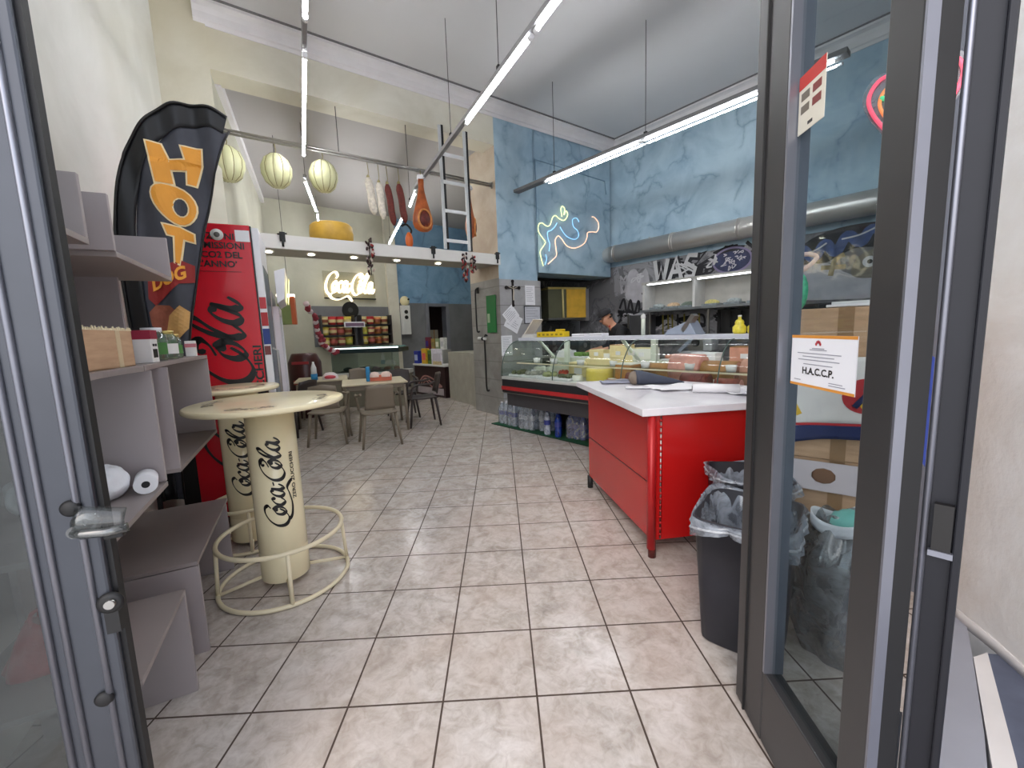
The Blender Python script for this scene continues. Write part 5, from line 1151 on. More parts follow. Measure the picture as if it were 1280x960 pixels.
foods = [
 ('olive_tray', 'tray of dark olives at the left end of the deli counter', 'tray', .85, -.12, tray(.24, .26, M_ol, seed=1)),
 ('seafood_tray', 'tray of grey marinated seafood, second from the left end of the deli counter', 'tray', 1.12, -.12, tray(.24, .26, mat('seafood_grey', (150, 150, 140), .5, var=.4, sc=30), seed=2)),
 ('artichoke_tray', 'tray of pale green artichokes at the front of the deli counter, third from the left', 'tray', 1.40, -.13, tray(.24, .26, mat('artichoke', (150, 156, 110), .5, var=.3, sc=30), seed=3)),
 ('mozzarella_tray', 'tray of white mozzarella behind the olives', 'tray', .92, .22, tray(.28, .26, M_chw, .1, .07, 4)),
 ('ricotta_basket', 'white ricotta wheel behind the artichokes', 'cheese', 1.28, .22, wheel(.12, .10, M_chw)),
 ('anchovy_tray', 'dark anchovy tray left of the cream cheese blocks', 'tray', 1.70, -.14, tray(.22, .24, M_ol, .4, .04, 5)),
 ('butter_block', 'cream cheese block wrapped in film, left of the yellow wheel', 'cheese', 1.62, .24, lambda t: (MB().box(-.14, -.10, 0, .14, .12, .16).build('block', M_ch, t, .01), MB().box(-.05, -.103, .03, .07, -.10, .10).build('printed_label', M_paper, t))),
 ('cheese_wedge', 'tall cream coloured cheese wedge in the middle of the deli counter', 'cheese', 1.90, .38, wedge(.26, .20, M_ch)),
 ('round_cheese', 'yellow green cheese wheel behind the red counter top corner', 'cheese', 2.12, -.06, wheel(.15, .13, M_chy, M_ch)),
 ('cheese_wedge', 'pale cheese wedge stacked behind the yellow green wheel', 'cheese', 2.28, .34, wedge(.24, .24, M_ch, 70)),
 ('cheese_block', 'small square cheese with white top right of the yellow green wheel', 'cheese', 2.42, .06, lambda t: (MB().box(-.10, -.10, 0, .10, .10, .17).build('block', M_crust, t, .01), MB().box(-.10, -.10, .171, .10, .10, .185).build('white_top', M_chw, t, .004))),
 ('salami_log', 'dark salami log with cut end near the grey cone bag', 'salami', 2.66, -.10, logm(.055, .26, M_dkr, M_red)),
 ('ham_log', 'pale pink ham log behind the dark salami', 'ham', 2.72, .22, logm(.09, .30, M_crust, M_pk)),
 ('salami_log', 'thin brown salami lying in front of the big mortadella', 'salami', 2.95, -.16, logm(.045, .26, M_dkr, M_pk)),
 ('mortadella', 'big round mortadella with pink cut face in the deli counter', 'ham', 3.02, .24, logm(.135, .30, M_mort, M_mort)),
 ('ham_log', 'brown crusted cooked ham right of the mortadella', 'ham', 3.36, .20, logm(.11, .30, M_crust, M_pk)),
 ('bresaola', 'dark red bresaola piece at the front, right part of the deli counter', 'ham', 3.28, -.14, logm(.07, .24, M_red, M_red)),
 ('salami_log', 'short speckled salami at the front right of the deli counter', 'salami', 3.56, -.12, logm(.055, .2, M_dkr, M_mort)),
 ('ham_log', 'long pale ham at the right end of the deli counter', 'ham', 3.74, .22, logm(.12, .34, M_pk, M_pk)),
 ('salad_bowl', 'white bowl under film at the front right end of the deli counter', 'bowl', 3.86, -.12, lambda t: (MB().lathe([(0, 0), (.08, .005), (.13, .08), (.125, .08), (.07, .015), (0, .012)]).build('bowl', M_white, t), MB().blob((0, 0, .07), (.11, .11, .05), 14, .15, 4).build('filling', M_chw, t))),
]
for nm, lb, ct, e, m, b in foods: food(nm, lb, ct, e, m, b, grp='food in the deli counter')
for i, (e, m) in enumerate(((.95, .08), (1.3, .05), (1.75, .05), (2.2, .10), (2.62, .08), (3.1, .10), (3.5, .08), (3.85, .10))):
    food(['small_sauce_pot'][0], 'small white pot on the glass shelf of the deli counter, %s from the left' % ['first', 'second', 'third', 'fourth', 'fifth', 'sixth', 'seventh', 'eighth'][i], 'pot', e, m, lambda t: (MB().lathe([(0, 0), (.04, 0), (.05, .06), (.045, .06), (0, .045)], n=20).build('pot', M_white, t), MB().lathe([(0, .05), (.044, .052)], n=20).build('contents', [M_ol, M_ch, M_pk, M_chw][i % 4], t)), z=.993, grp='pots on the glass shelf')
M_leaf = mat('salad_green', (92, 130, 50), .6, var=.3, sc=30)
def blk(w, d, h, m, m2=None):
    def b(t):
        MB().prism([(-w, -d), (w*.8, -d*.9), (w, d*.8), (-w*.9, d)], 0, h).build('block', m, t, .008); MB().box(-.035, -d-.012, h*.3, .035, -d-.006, h*.3+.05).build('price_tag', M_paper, t)
        if m2: MB().prism([(-w*.98, -d*.98), (w*.78, -d*.88), (w*.98, d*.78), (-w*.88, d*.98)], h, h+.008).build('rind', m2, t)
    return b
for nm, lb, ct, e, m, b in [
 ('salad_tray', 'white tray with green salad on the rear ledge of the deli counter, left part', 'tray', 1.18, .74, tray(.26, .2, M_leaf, .4, .06, 11)),
 ('polystyrene_box', 'white lidless box on the rear ledge left of the salad tray', 'box', .90, .74, lambda t: (MB().box(-.12, -.09, 0, .12, .09, .10).build('box', M_white, t, .01), MB().blob((0, 0, .10), (.09, .07, .03), 12, .2, 2).build('contents', M_chw, t))),
 ('cheese_block', 'cream cheese block on the rear ledge right of the salad tray', 'cheese', 1.52, .74, blk(.13, .08, .12, M_ch)),
 ('cheese_block', 'tall straw coloured cheese block on the rear ledge below the cook', 'cheese', 1.88, .74, blk(.14, .09, .18, M_ch, M_crust)),
 ('cheese_block', 'wide pale cheese block on the rear ledge, right of the tall one', 'cheese', 2.22, .74, blk(.15, .09, .14, M_chw, M_ch)),
 ('sliced_ham_tray', 'tray of pink sliced ham on the rear ledge in front of the slicing machine', 'tray', 2.62, .74, tray(.28, .2, M_pk, .3, .05, 12)),
 ('wrapped_salad', 'white paper wrapped parcel on the rear ledge behind the mortadella', 'parcel', 2.98, .74, blk(.15, .08, .10, M_paper)),
 ('ham_block', 'pink ham block with brown rind on the rear ledge, right part', 'ham', 3.40, .74, blk(.15, .09, .16, M_pk, M_crust)),
 ('sausage_tray', 'tray of brown sausages at the right end of the rear ledge', 'tray', 3.80, .74, tray(.28, .2, M_dkr, .3, .06, 13))]:
    food(nm, lb, ct, e, m, b, z=1.022, grp='food on the rear ledge of the deli counter')
for nm, lb, ct, e, m, b in [
 ('feta_block', 'small white cheese block at the front, between olives and seafood', 'cheese', .98, .04, blk(.05, .05, .06, M_chw)),
 ('dip_tray', 'white tray with pale dip behind the seafood tray', 'tray', 1.10, .42, tray(.2, .18, M_ch, .3, .05, 21)),
 ('pepper_tray', 'tray of red marinated peppers behind the artichokes', 'tray', 1.48, .04, tray(.16, .12, mat('red_peppers', (176, 62, 40), .45, var=.3, sc=20), .4, .06, 22)),
 ('small_cheese', 'small round white cheese in front of the cream cheese block', 'cheese', 1.86, -.14, wheel(.06, .05, M_chw)),
 ('small_cheese', 'small brown rinded cheese in front of the yellow green wheel', 'cheese', 2.38, -.18, wheel(.055, .05, M_crust)),
 ('speck_piece', 'dark speck piece behind the small square cheese', 'ham', 2.54, .30, blk(.08, .10, .12, M_red, M_dkr)),
 ('sliced_ham_tray', 'tray of pale sliced ham between the two front salamis', 'tray', 3.12, -.02, tray(.16, .12, M_mort, .3, .05, 23)),
 ('salami_log', 'white powdered salami lying behind the bresaola', 'salami', 3.42, .02, logm(.04, .22, M_chw, M_red))]:
    food(nm, lb, ct, e, m, b, grp='food in the deli counter')
# on the white top shelf
def ontop(e, m=.15): return dl(e, m, 1.337)
t = thing('yellow_ticket_box', 'long yellow box on the deli top shelf near the tiled pillar', 'box', ontop(1.22), RD); MB().box(-.28, -.05, 0, .22, .06, .07).build('box', mat('mustard_yellow', (214, 184, 30), .45), t, .006)
mb = MB()
for i in range(6): mb.box(-.25+.08*i, -.052, .02, -.21+.08*i, -.0495, .045)
mb.build('print', mat('olive_print', (140, 120, 20), .5), t); MB().box(.06, -.04, .07, .16, .05, .10).build('ticket_roll', mat('mustard_yellow'), t, .01)
t = thing('paper_pile', 'pile of slanted leaflets at the left end of the deli top shelf', 'papers', ontop(.80), RD)
for i in range(4): MB().box(-.13+.01*i, -.09, .012*i, .12-.01*i, .12, .012*i+.010).build('sheet', M_offw, t)
MB().prism([(-.09, 0), (.10, .20), (.115, .19), (-.07, 0)], -.08, .11, Matrix(((1, 0, 0, 0), (0, 0, 1, 0), (0, 1, 0, .048), (0, 0, 0, 1)))).build('leaning_sheet', mat('warm_paper', (214, 206, 196), .7), t)
for i, (e, w, lb) in enumerate(((1.68, .10, 'white paper pad on the deli top shelf in front of the cook'), (1.95, .09, 'second white paper pad on the deli top shelf, nearer the cook'))):
    t = thing('paper_pad', lb, 'paper pad', ontop(e), RD); MB().box(-w, -.06, 0, w, .08, .035).build('pad', M_paper, t, .003); MB().box(-w, -.061, .012, w, -.059, .018).build('glued_edge', M_printgrey, t)
for i, (e, lb) in enumerate(((3.545, 'left yellow squat bottle on the deli top shelf'), (3.67, 'right yellow squat bottle on the deli top shelf, by the door stile'))):
    t = thing('yellow_bottle', lb, 'bottle', ontop(e, .12), RD, 'yellow bottles on the deli top shelf')
    MB().lathe([(0, 0), (.048, 0), (.056, .02), (.056, .06), (.035, .085), (.038, .10), (.03, .12), (.014, .13), (.014, .15), (0, .15)], n=20).build('bottle', mat('lemon_yellow', (220, 206, 70), .35, var=.2, sc=30), t); MB().cyl((0, 0, .15), (0, 0, .165), .016).build('cap', mat('cap_white', (230, 230, 220), .4), t)
t = thing('pump_post', 'pale green upright dispenser on the deli top shelf right of the cook', 'dispenser', ontop(2.52, .2), RD); MB().cyl((0, 0, 0), (0, 0, .20), .022, n=14).build('column', mat('pale_green_bracket'), t); MB().lathe([(.024, .18), (.028, .20), (.02, .225), (0, .23)], n=16).build('cap', M_offw, t)
t = thing('slicer', 'blue grey slicing machine on the deli top shelf', 'slicer', ontop(2.98, .2), RD)
MB().prism([(-.16, 0), (-.12, .05), (.10, .14), (.18, 0)], -.10, .10, Matrix(((1, 0, 0, 0), (0, 0, 1, 0), (0, 1, 0, 0), (0, 0, 0, 1)))).build('housing', mat('blue_grey_plate'), t, .008); MB().box(-.01, -.105, .05, .03, .0, .24, Matrix.Rotation(R(35), 4, 'Y')).build('guard_blade', M_steel, t)

# ------------------------------------------------------------ red counter
RCX = thing('red_counter', 'red panelled serving counter with white marble-look top, in front of the deli counter', 'counter', (0, 0, 0), 0)
M_redp = mat('red_lacquer_panel', (172, 22, 22), .24, var=.04, sc=1.2); M_redp2 = mat('satin_red_trim', (168, 26, 30), .35, .2)
M_top = plaster('white_marble_look', (226, 224, 230), (212, 210, 218), (196, 192, 198), 2.0, .02, .3); M_top.node_tree.nodes['Principled BSDF'].inputs['Roughness'].default_value = .22
c1, c2, c3, c4, c5 = (.82, 2.375), (1.90, 2.50), (1.90, 3.14), (1.40, 3.76), (.69, 3.79)
MB().prism([c1, c2, c3, c4, c5], .905, .95).build('top', M_top, RCX, .004)
b1, b2, b3, b4, b5 = (.895, 2.42), (1.86, 2.53), (1.86, 3.10), (1.36, 3.70), (.765, 3.62)
MB().prism([b1, b2, b3, b4, b5], .11, .905).build('cabinet', M_redp, RCX)
# corner post, panel seams, hinge, feet
MB().cyl((b1[0]-.004, b1[1]-.004, .06), (b1[0]-.004, b1[1]-.004, .905), .026, n=20).build('corner_post', M_redp2, RCX)
u = Vector((b2[0]-b1[0], b2[1]-b1[1])).normalized(); nrm = Vector((u.y, -u.x))
def fp(s, z, h=.003): return Vector((b1[0]+u.x*s+nrm.x*h, b1[1]+u.y*s+nrm.y*h, z))
mb = MB(); mb.tube([fp(.055, .12), fp(.055, .90)], .006, 6); 
hg = mb.build('piano_hinge', M_steel, RCX)
for i in range(20):
    MB().cyl(fp(.055, .14+.038*i, .004), fp(.055, .155+.038*i, .004), .0085, n=8).build('hinge_knuckle', M_redp2, hg)
v = Vector((b5[0]-b1[0], b5[1]-b1[1])).normalized(); nv = Vector((-v.y, v.x))
def sp_(s, z, h=.002): return Vector((b1[0]+v.x*s+nv.x*h, b1[1]+v.y*s+nv.y*h, z))
MB().tube([sp_(.04, .47), sp_(1.20, .47)], .0022, 4).build('panel_seam', M_ink, RCX)
MB().tube([sp_(.035, .12), sp_(.035, .90)], .0022, 4).build('panel_seam', M_ink, RCX)
for p in (b1, b2, b3, b5): MB().cyl((p[0]*.99+.0138, p[1]*.99+.029, 0), (p[0]*.99+.0138, p[1]*.99+.029, .11), .024).build('foot', M_black if p != b1 else mat('dark_red_foot', (80, 24, 20), .4), RCX)
# things on the red counter
ZT = .952
t = thing('cone_bag', 'dark blue grey pointed paper bag lying on the red counter top', 'bag', (1.28, 3.42, ZT), R(-8))
def cone(u, v_):
    a = 2*PI*v_; r = .075*(1-u)**.8*(1 if u > .02 else .9)+.004; return (-.16+.40*u, r*1.2*math.cos(a), .055*(1-u)+r*.8*math.sin(a)+.008)
MB().grid(cone, 14, 18).build('paper', mat('blue_grey_paper', (62, 68, 84), .6), t, solid=.002); MB().blob((-.165, 0, .055), (.045, .08, .058), 14, .1, 3).build('crumpled_opening', mat('taupe_paper', (124, 112, 100), .7), t)
t = thing('paper_roll', 'white paper roll with dark core on the red counter top', 'roll', (1.36, 2.90, ZT+.031), R(-20))
MB().cyl((0, 0, 0), (.30, 0, 0), .031, n=22).build('paper', M_paper, t); MB().cyl((-.002, 0, 0), (.001, 0, 0), .018).build('core', M_ink, t)
def sheet(label, x, y, w, d, rz, amp, seed):
    t = thing('wrapping_sheet', label, 'paper', (x, y, ZT), rz, 'sheets on the red counter')
    MB().grid(lambda a, b: ((a-.5)*w, (b-.5)*d, .004+amp*(math.sin(a*5+seed)*math.sin(b*4+seed))**2), 14, 14).build('sheet', M_paper, t, solid=.0015)
    MB().tube([(-w/2, -d/2, .006+amp*(math.sin(seed)*math.sin(seed))**2), (w/2, -d/2, .006+amp*(math.sin(5+seed)*math.sin(seed))**2)], .002, 5).build('folded_edge', mat('sheet_edge', (200, 202, 210), .7), t)
sheet('large white sheet spread across the middle of the red counter top', 1.36, 3.14, .42, .28, R(8), .016, 1)
sheet('crumpled white sheet at the right end of the red counter top', 1.66, 2.84, .26, .30, R(20), .035, 2)
sheet('small flat sheet near the left front of the red counter top', 1.08, 3.22, .20, .12, R(-14), .003, 4)
t = thing('knife_cloth', 'folded grey cloth with a knife near the far left edge of the red counter top', 'cloth', (1.02, 3.58, ZT), R(-6))
MB().grid(lambda a, b: ((a-.5)*.30, (b-.5)*.16, .012+.010*math.sin(a*7)*math.sin(b*5)), 12, 10).build('cloth', mat('blue_grey_cloth', (150, 154, 172), .8), t, solid=.010); MB().box(-.12, -.012, .024, .10, .006, .028).build('knife', M_steel, t)

# ------------------------------------------------------------ water on the green mat
t = thing('green_mat', 'dark green mat on the floor in front of the deli counter', 'mat', dl(0, 0), RD)
MB().box(-.02, 0, 0, 1.92, .465, .012).build('mat', mat('green_carpet', (20, 84, 56), .95, var=.2, sc=60, bmp=.5), t); MB().box(-.02, -.012, 0, 1.92, 0, .010).build('edge', mat('dark_green_edge', (12, 54, 38), .9), t)
M_pet = thin_glass('water_plastic', (214, 226, 244), .3, .08, .60, (224, 232, 244)); M_petb = thin_glass('blue_bottle_plastic', (60, 90, 190), .3, .08, .75, (50, 80, 180)); M_wl = mat('white_bottle_label', (222, 224, 232), .4, var=.3, sc=60); M_bl = mat('blue_bottle_label', (52, 66, 150), .4, var=.3, sc=50); M_tc = mat('teal_cap', (60, 140, 130), .4); M_cw = mat('white_cap', (230, 230, 234), .4)
def bottle_parts(t, x, y, m, ml, mc, h=.30, r=.042):
    MB().lathe([(0, 0), (r*.85, 0), (r, .015), (r, h*.30), (r*.93, h*.36), (r, h*.42), (r, h*.66), (r*.55, h*.86), (.014, h*.93), (.014, h*.95)], (x, y, 0), 14).build('bottle', m, t)
    MB().lathe([(r*1.02, h*.42), (r*1.02, h*.62)], (x, y, 0), 14).build('paper_label', ml, t); MB().cyl((x, y, h*.94), (x, y, h), .016, n=10).build('cap', mc, t)
def pack(label, e, m, rot, mt, ml, mc, nx=3, ny=2):
    t = thing('water_pack', label, 'pack of bottles', dl(e, m, .013), RD+R(rot), 'shrink-wrapped water packs on the green mat')
    for i in range(nx):
        for j in range(ny): bottle_parts(t, (i-(nx-1)/2)*.088, (j-(ny-1)/2)*.088, mt, ml, mc)
    def wrap_(u, v_):
        a = 2*PI*u; k = 1-.25*max(0, v_-.7)/.3; cx = max(-1, min(1, 1.35*math.cos(a)))*(nx*.044+.002); cy = max(-1, min(1, 1.35*math.sin(a)))*(ny*.044+.002)
        return (cx*k, cy*k, .004+.285*v_+.004*math.sin(a*9))
    t.scale = (1.1, 1.1, 1.12)
    MB().grid(wrap_, 32, 8).build('shrink_wrap', thin_glass('shrink_film', (232, 236, 240), .4, .15, .22, (214, 218, 226)), t)
    return t
pack('leftmost water pack with blue labels on the green mat', .14, .22, 4, M_pet, M_bl, M_cw, 2, 3)
pack('second water pack with blue and white labels on the green mat', .37, .15, -3, M_pet, M_bl, M_cw, 2, 2)
pack('third water pack with teal caps on the green mat', .69, .19, 5, M_pet, M_wl, M_tc, 3, 3)
pack('water pack with teal caps behind the clear bottles, against the counter base', .98, .27, -2, M_pet, M_wl, M_tc, 2, 3)
for i, (e, m, lb) in enumerate(((1.14, .06, 'first loose clear blue bottle in front of the teal-capped packs'), (1.26, .16, 'second loose blue bottle, just behind the first'), (1.34, .06, 'third loose blue bottle, nearest the mat edge'))):
    t = thing('water_bottle', lb, 'bottle', dl(e, m, .013), 0, 'loose blue bottles on the green mat'); bottle_parts(t, 0, 0, M_petb if i else M_pet, M_bl, mat('navy_cap', (30, 40, 90), .4), .33, .045)
pack('dark blue water pack nearest the red counter', 1.58, .24, 8, M_petb, M_bl, mat('navy_cap'), 3, 3)

# ------------------------------------------------------------ bins by the right door
def bin_(label, x, y, rz, w0, w1, d0, d1, h, m, flare=.03, seed=1, drape=.06):
    t = thing('waste_bin', label, 'bin', (x, y, 0), rz, 'black waste bins with clear liners')
    def rr_(w, d, a, c=.05):
        k = 5; ca, sa = math.cos(a), math.sin(a); n_ = 7.0
        r = (abs(ca)**n_+abs(sa)**n_)**(-1/n_); return (w/2*ca*r, d/2*sa*r)
    n = 56
    mb = MB(); vs = []
    lv = [(0, w0-.02, d0-.02), (.012, w0, d0), (h*.5, (w0+w1)/2, (d0+d1)/2), (h-.03, w1, d1), (h-.03, w1+.02, d1+.02), (h, w1+.02, d1+.02), (h, w1-.01, d1-.01), (.03, w0-.02, d0-.02)]
    for z, w, d in lv:
        for i in range(n): vs.append((*rr_(w, d, 2*PI*i/n), z))
    fs = [(k*n+i, k*n+(i+1) % n, (k+1)*n+(i+1) % n, (k+1)*n+i) for k in range(len(lv)-1) for i in range(n)]+[tuple(range(n)), tuple(range((len(lv)-1)*n, len(lv)*n))]
    mb._new(vs, fs, True); mb.build('tub', m, t)
    # liner: draped outside, over the rim, hanging inside
    rnd = random.Random(seed); ph = [rnd.uniform(0, 6.28) for _ in range(4)]
    def liner(u, v_):
        a = 2*PI*u; fold = .010*math.sin(9*a+ph[0])+.008*math.sin(17*a+ph[1])+.006*math.sin(27*a+ph[2])
        dr = drape+.035*math.sin(3*a+ph[3])
        if v_ < .25: s = v_/.25; px_, py_ = rr_(w1+.035+fold*2*(1-s), d1+.035+fold*2*(1-s), a); return (px_, py_, h+.008-dr*(1-s)+.015*math.sin(2*a+ph[2]))
        s = (v_-.25)/.75; k = 1-.44*s; px_, py_ = rr_((w1+.02)*k+fold*3*s, (d1+.02)*k+fold*3*s, a); return (px_, py_, h+.012+.015*math.sin(2*a+ph[2])*(1-s)-(h*.72)*s**1.4)
    MB().grid(liner, 96, 16).build('liner', thin_glass('bin_liner_film', (200, 205, 214), .3, .18, .42, (172, 180, 192)), t)
    MB().tube([Vector(liner(i/72, .12))*1.0 for i in range(72)], .006, 6, True).build('liner_hem', thin_glass('liner_hem_film', (225, 228, 232), .3, .2, .6, (200, 204, 210)), t)
    return t
M_bin = mat('black_bin_plastic', (30, 31, 40), .45, var=.1, sc=5)
b_ = bin_('tall black waste bin with clear liner in front of the red counter, nearest the camera', 1.085, 1.745, R(-40), .32, .38, .33, .43, .60, M_bin, seed=3, drape=.075)
MB().tube(smoothpts([(.06, -.195, .40), (.06, -.222, .38), (.06, -.215, .27), (.06, -.185, .25)]), .008, 6).build('side_handle', mat('bin_handle', (90, 92, 100), .4), b_)
bin_('second black bin with clear liner, behind the tall one and against the red counter', 1.33, 2.16, R(-10), .28, .34, .30, .36, .62, M_bin, seed=8, drape=.04)
# things seen through the right door leaf
def box(label, x, y, z, rz, w, d, h, grp='cartons behind the right door leaf'):
    t = thing('cardboard_box', label, 'box', (x, y, z), rz, grp); MB().box(-w/2, -d/2, 0, w/2, d/2, h).build('carton', M_card, t, .004); MB().box(-.03, -d/2-.002, -.0, .03, d/2+.002, h+.002).build('tape', mat('brown_tape'), t); return t
# cartons, apron, bags and small things behind the right leaf
box('lower of two brown cartons stacked behind the right door leaf', 1.75, 2.07, 0, R(-40), .46, .34, .74)
box('upper of two brown cartons stacked behind the right door leaf', 1.75, 2.07, .743, R(-40), .50, .36, .745)
AF = R(-40)
def af(u, d, z): # in front of the cartons: u to the right, d towards the camera
    p = Vector((1.75, 2.07, 0))+Vector((math.cos(AF)*u, math.sin(AF)*u, 0))+Vector((math.sin(AF)*d, -math.cos(AF)*d, 0)); p.z = z; return p
t = thing('apron', 'white apron with red disc and blue hem, hung in front of the brown cartons', 'apron', af(0, .215, .80), AF)
def ap(u, v, h=0): w = .012*math.sin(u*22+v*3)+.006*math.sin(v*14); return Vector((u, -w-h, v+.05*math.sin((u+.2)*5)*(1-v*1.5)))
MB().grid(lambda a, b: ap(-.22+.44*a, .10+.34*b), 24, 12).build('cloth', mat('white_apron_cloth', (226, 222, 218), .8), t, solid=.003)
mb = MB(); mb.grid(lambda a, b: ap(-.23+.46*a, .02+.085*b, .001), 24, 4); mb.build('blue_hem', mat('navy_cloth', (34, 48, 96), .8), t, solid=.003)
mb = MB(); ribbon(mb, [(-.22, .12), (-.05, .10), (.1, .10), (.22, .11)], .012, lambda a, b, h: ap(a, b, .004+h), .001); mb.build('red_piping', mat('red_piping', (190, 40, 48), .7), t)
mb = MB(); ribbon(mb, [(-.21, .44), (-.17, .36), (-.20, .27), (-.16, .16)], .022, lambda a, b, h: ap(a, b, .004+h), .001); mb.build('yellow_ribbon', mat('yellow_ribbon', (226, 184, 50), .7), t)
mb = MB(); mb.grid(lambda a, b: ap(.09+.088*b*math.cos(2*PI*a), .245+.088*b*math.sin(2*PI*a), .005), 28, 4); mb.build('red_disc', mat('red_print_disc', (176, 38, 46), .7), t)
mb = MB(); mb.grid(lambda a, b: ap(.10+.030*b*math.cos(2*PI*a), .20+.026*b*math.sin(2*PI*a), .009), 16, 3); mb.build('yellow_print', mat('yellow_ribbon'), t)
mb = MB(); mb.tube([af(0,0,0)*0+ap(.05, .19, .009), ap(.09, .25, .010), ap(.12, .32, .009)], .012, 8); mb.build('navy_print', mat('navy_cloth'), t)
t = thing('tricolour_ribbon', 'blue, yellow and red striped ribbon hanging between the narrow leaf and the jamb', 'ribbon', (1.585, 1.512, .86), R(-40))
for i, (c, nm) in enumerate((((40, 60, 140), 'blue_stripe'), ((236, 200, 50), 'yellow_stripe'), ((190, 40, 44), 'red_stripe'))):
    MB().prism([(-.06+.03*(2-i), .06), (-.06+.03*(2-i)+.03, .0), (-.06+.03*(2-i)+.03, .42), (-.06+.03*(2-i), .44)], 0, .006, Matrix(((1, 0, 0, 0), (0, 0, -1, 0), (0, 1, 0, 0), (0, 0, 0, 1)))).build(nm, mat(nm, c, .7), t)
MB().cyl((.0, 0, .43), (.0, 0, 1.2), .004, n=6).build('cord', M_cable, t)
t = thing('poster_sheet', 'pale printed sheet taped on the lower carton behind the right door leaf', 'poster', af(-.03, .19, .60), AF)
MB().box(-.20, -.003, -.02, .19, 0, .13).build('sheet', mat('pinkish_sheet', (212, 202, 206), .7), t); MB().blob((-.02, -.005, .06), (.05, .003, .04), 10).build('printed_picture', mat('brown_print', (120, 84, 60), .7), t)
t = thing('clear_sack', 'clear plastic rubbish sack with a teal lump, standing behind the right door leaf', 'bag', (1.42, 1.615, 0), 0)
def sack(u, v):
    a = 2*PI*u; r = (.17 if v < .75 else .17*(1-(v-.75)*2.2))*(1+.07*math.sin(5*a+4*v)+.05*math.sin(9*a-6*v)); r *= (.75+.25*min(1, v*6)); return (r*math.cos(a), r*math.sin(a), .62*v+.015*math.sin(4*a)*v)
MB().grid(sack, 60, 20).build('film', thin_glass('sack_film', (190, 194, 198), .3, .15, .38, (150, 152, 156)), t)
MB().blob((-.01, -.02, .30), (.11, .11, .24), 18, .25, 8).build('contents', mat('grey_rubbish', (96, 96, 98), .7, var=.3, sc=14), t)
MB().blob((.0, -.03, .60), (.09, .07, .05), 16, .2, 3).build('teal_lump', mat('teal_plastic', (110, 186, 176), .5), t)
MB().grid(lambda u, v: ((.125+.02*math.sin(6*u*PI))*math.cos(2*PI*u), (.10+.02*math.sin(7*u*PI))*math.sin(2*PI*u)-.02, .57+.05*v+.015*math.sin(u*20)), 40, 3).build('white_rim', mat('white_plastic_film'), t, solid=.004)
t = thing('green_net_bag', 'green net bag with pink tied loops on top of the brown cartons', 'bag', af(-.20, .10, 1.492), AF)
MB().blob((0, 0, .09), (.045, .035, .095), 16, .12, 5).build('net', mat('green_net', (70, 176, 132), .5, var=.3, sc=60), t)
mb = MB(); mb.tube(smoothpts([(-.09, 0, .19), (-.05, 0, .22), (0, 0, .19), (.04, -.01, .21), (.07, 0, .25), (.03, 0, .27), (-.04, 0, .26), (-.08, 0, .25)]), .011, 8); mb.build('tied_loop', mat('pinkish_plastic', (226, 196, 186), .4), t)
t = thing('paper_stack', 'white papers lying on top of the brown cartons', 'papers', af(.06, .02, 1.492), AF)
MB().box(-.14, -.12, 0, .18, .12, .012).build('stack', M_paper, t, .002); MB().box(-.12, -.10, .012, .15, .10, .026).build('top_sheet', M_offw, t, .002)
# certificate and card on the glass of the right leaf
M_orband = mat('orange_band', (216, 146, 60), .6)
t = thing('certificate', 'white certificate with orange bands taped to the glass of the right door leaf', 'certificate', DA.matrix_basis @ Vector((.188, -.006, 1.250)), DA.rotation_euler.z)
MB().box(0, -.001, 0, .262, .001, .142).build('sheet', M_paper, t)
MB().box(0, -.0016, .134, .262, -.0008, .142).build('upper_band', M_orband, t); MB().box(0, -.0016, 0, .262, -.0008, .007).build('lower_band', M_orband, t)
fl = lambda x0, z0: (lambda a, b, h: Vector((x0+a, -.0014-h, z0+b)))
mb = MB(); text_mesh(mb, 'H.A.C.C.P.', .026, fl(.122, .036), .0005, align='CENTER', bold=.0008, sx=1.15); mb.build('main_lettering', M_ink, t)
mb = MB()
for z, w in ((.062, .12), (.074, .17), (.083, .13), (.092, .18), (.106, .05), (.102, .07)): mb.box(.12-w/2, -.0018, z, .12+w/2, -.001, z+.0022)
for x, z, w in ((.02, .016, .03), (.17, .020, .05), (.17, .014, .06)): mb.box(x, -.0018, z, x+w, -.001, z+.002)
mb.build('text_lines', M_printgrey, t)
mb = MB()
for k in range(5): a = PI*(.1+.2*k); mb.blob((.12+.009*math.cos(a), -.0016, .116+.009*math.sin(a)), (.0045, .0008, .0045), 8)
mb.build('rosette_emblem', mat('red_emblem', (170, 50, 60), .6), t)
t = thing('sticker_card', 'white card with red header taped high on the glass of the right door leaf', 'card', DA.matrix_basis @ Vector((.165, -.006, 1.945)), DA.rotation_euler.z)
MB().box(0, -.001, 0, .112, .001, .150).build('card', mat('ivory_card', (226, 220, 204), .6), t)
MB().box(0, -.0018, .115, .112, -.0008, .150).build('red_header', mat('red_header', (196, 60, 54), .6), t)
for i, (x, z) in enumerate(((.012, .083), (.062, .083), (.012, .050), (.062, .050))): MB().box(x, -.0018, z, x+.036, -.0008, z+.020).build('printed_block', mat('dark_red_block', (130, 60, 56), .6) if i % 2 else mat('grey_block', (120, 112, 100), .6), t)
MB().box(.045, -.0018, .012, .065, -.0008, .020).build('small_mark', M_ink, t)
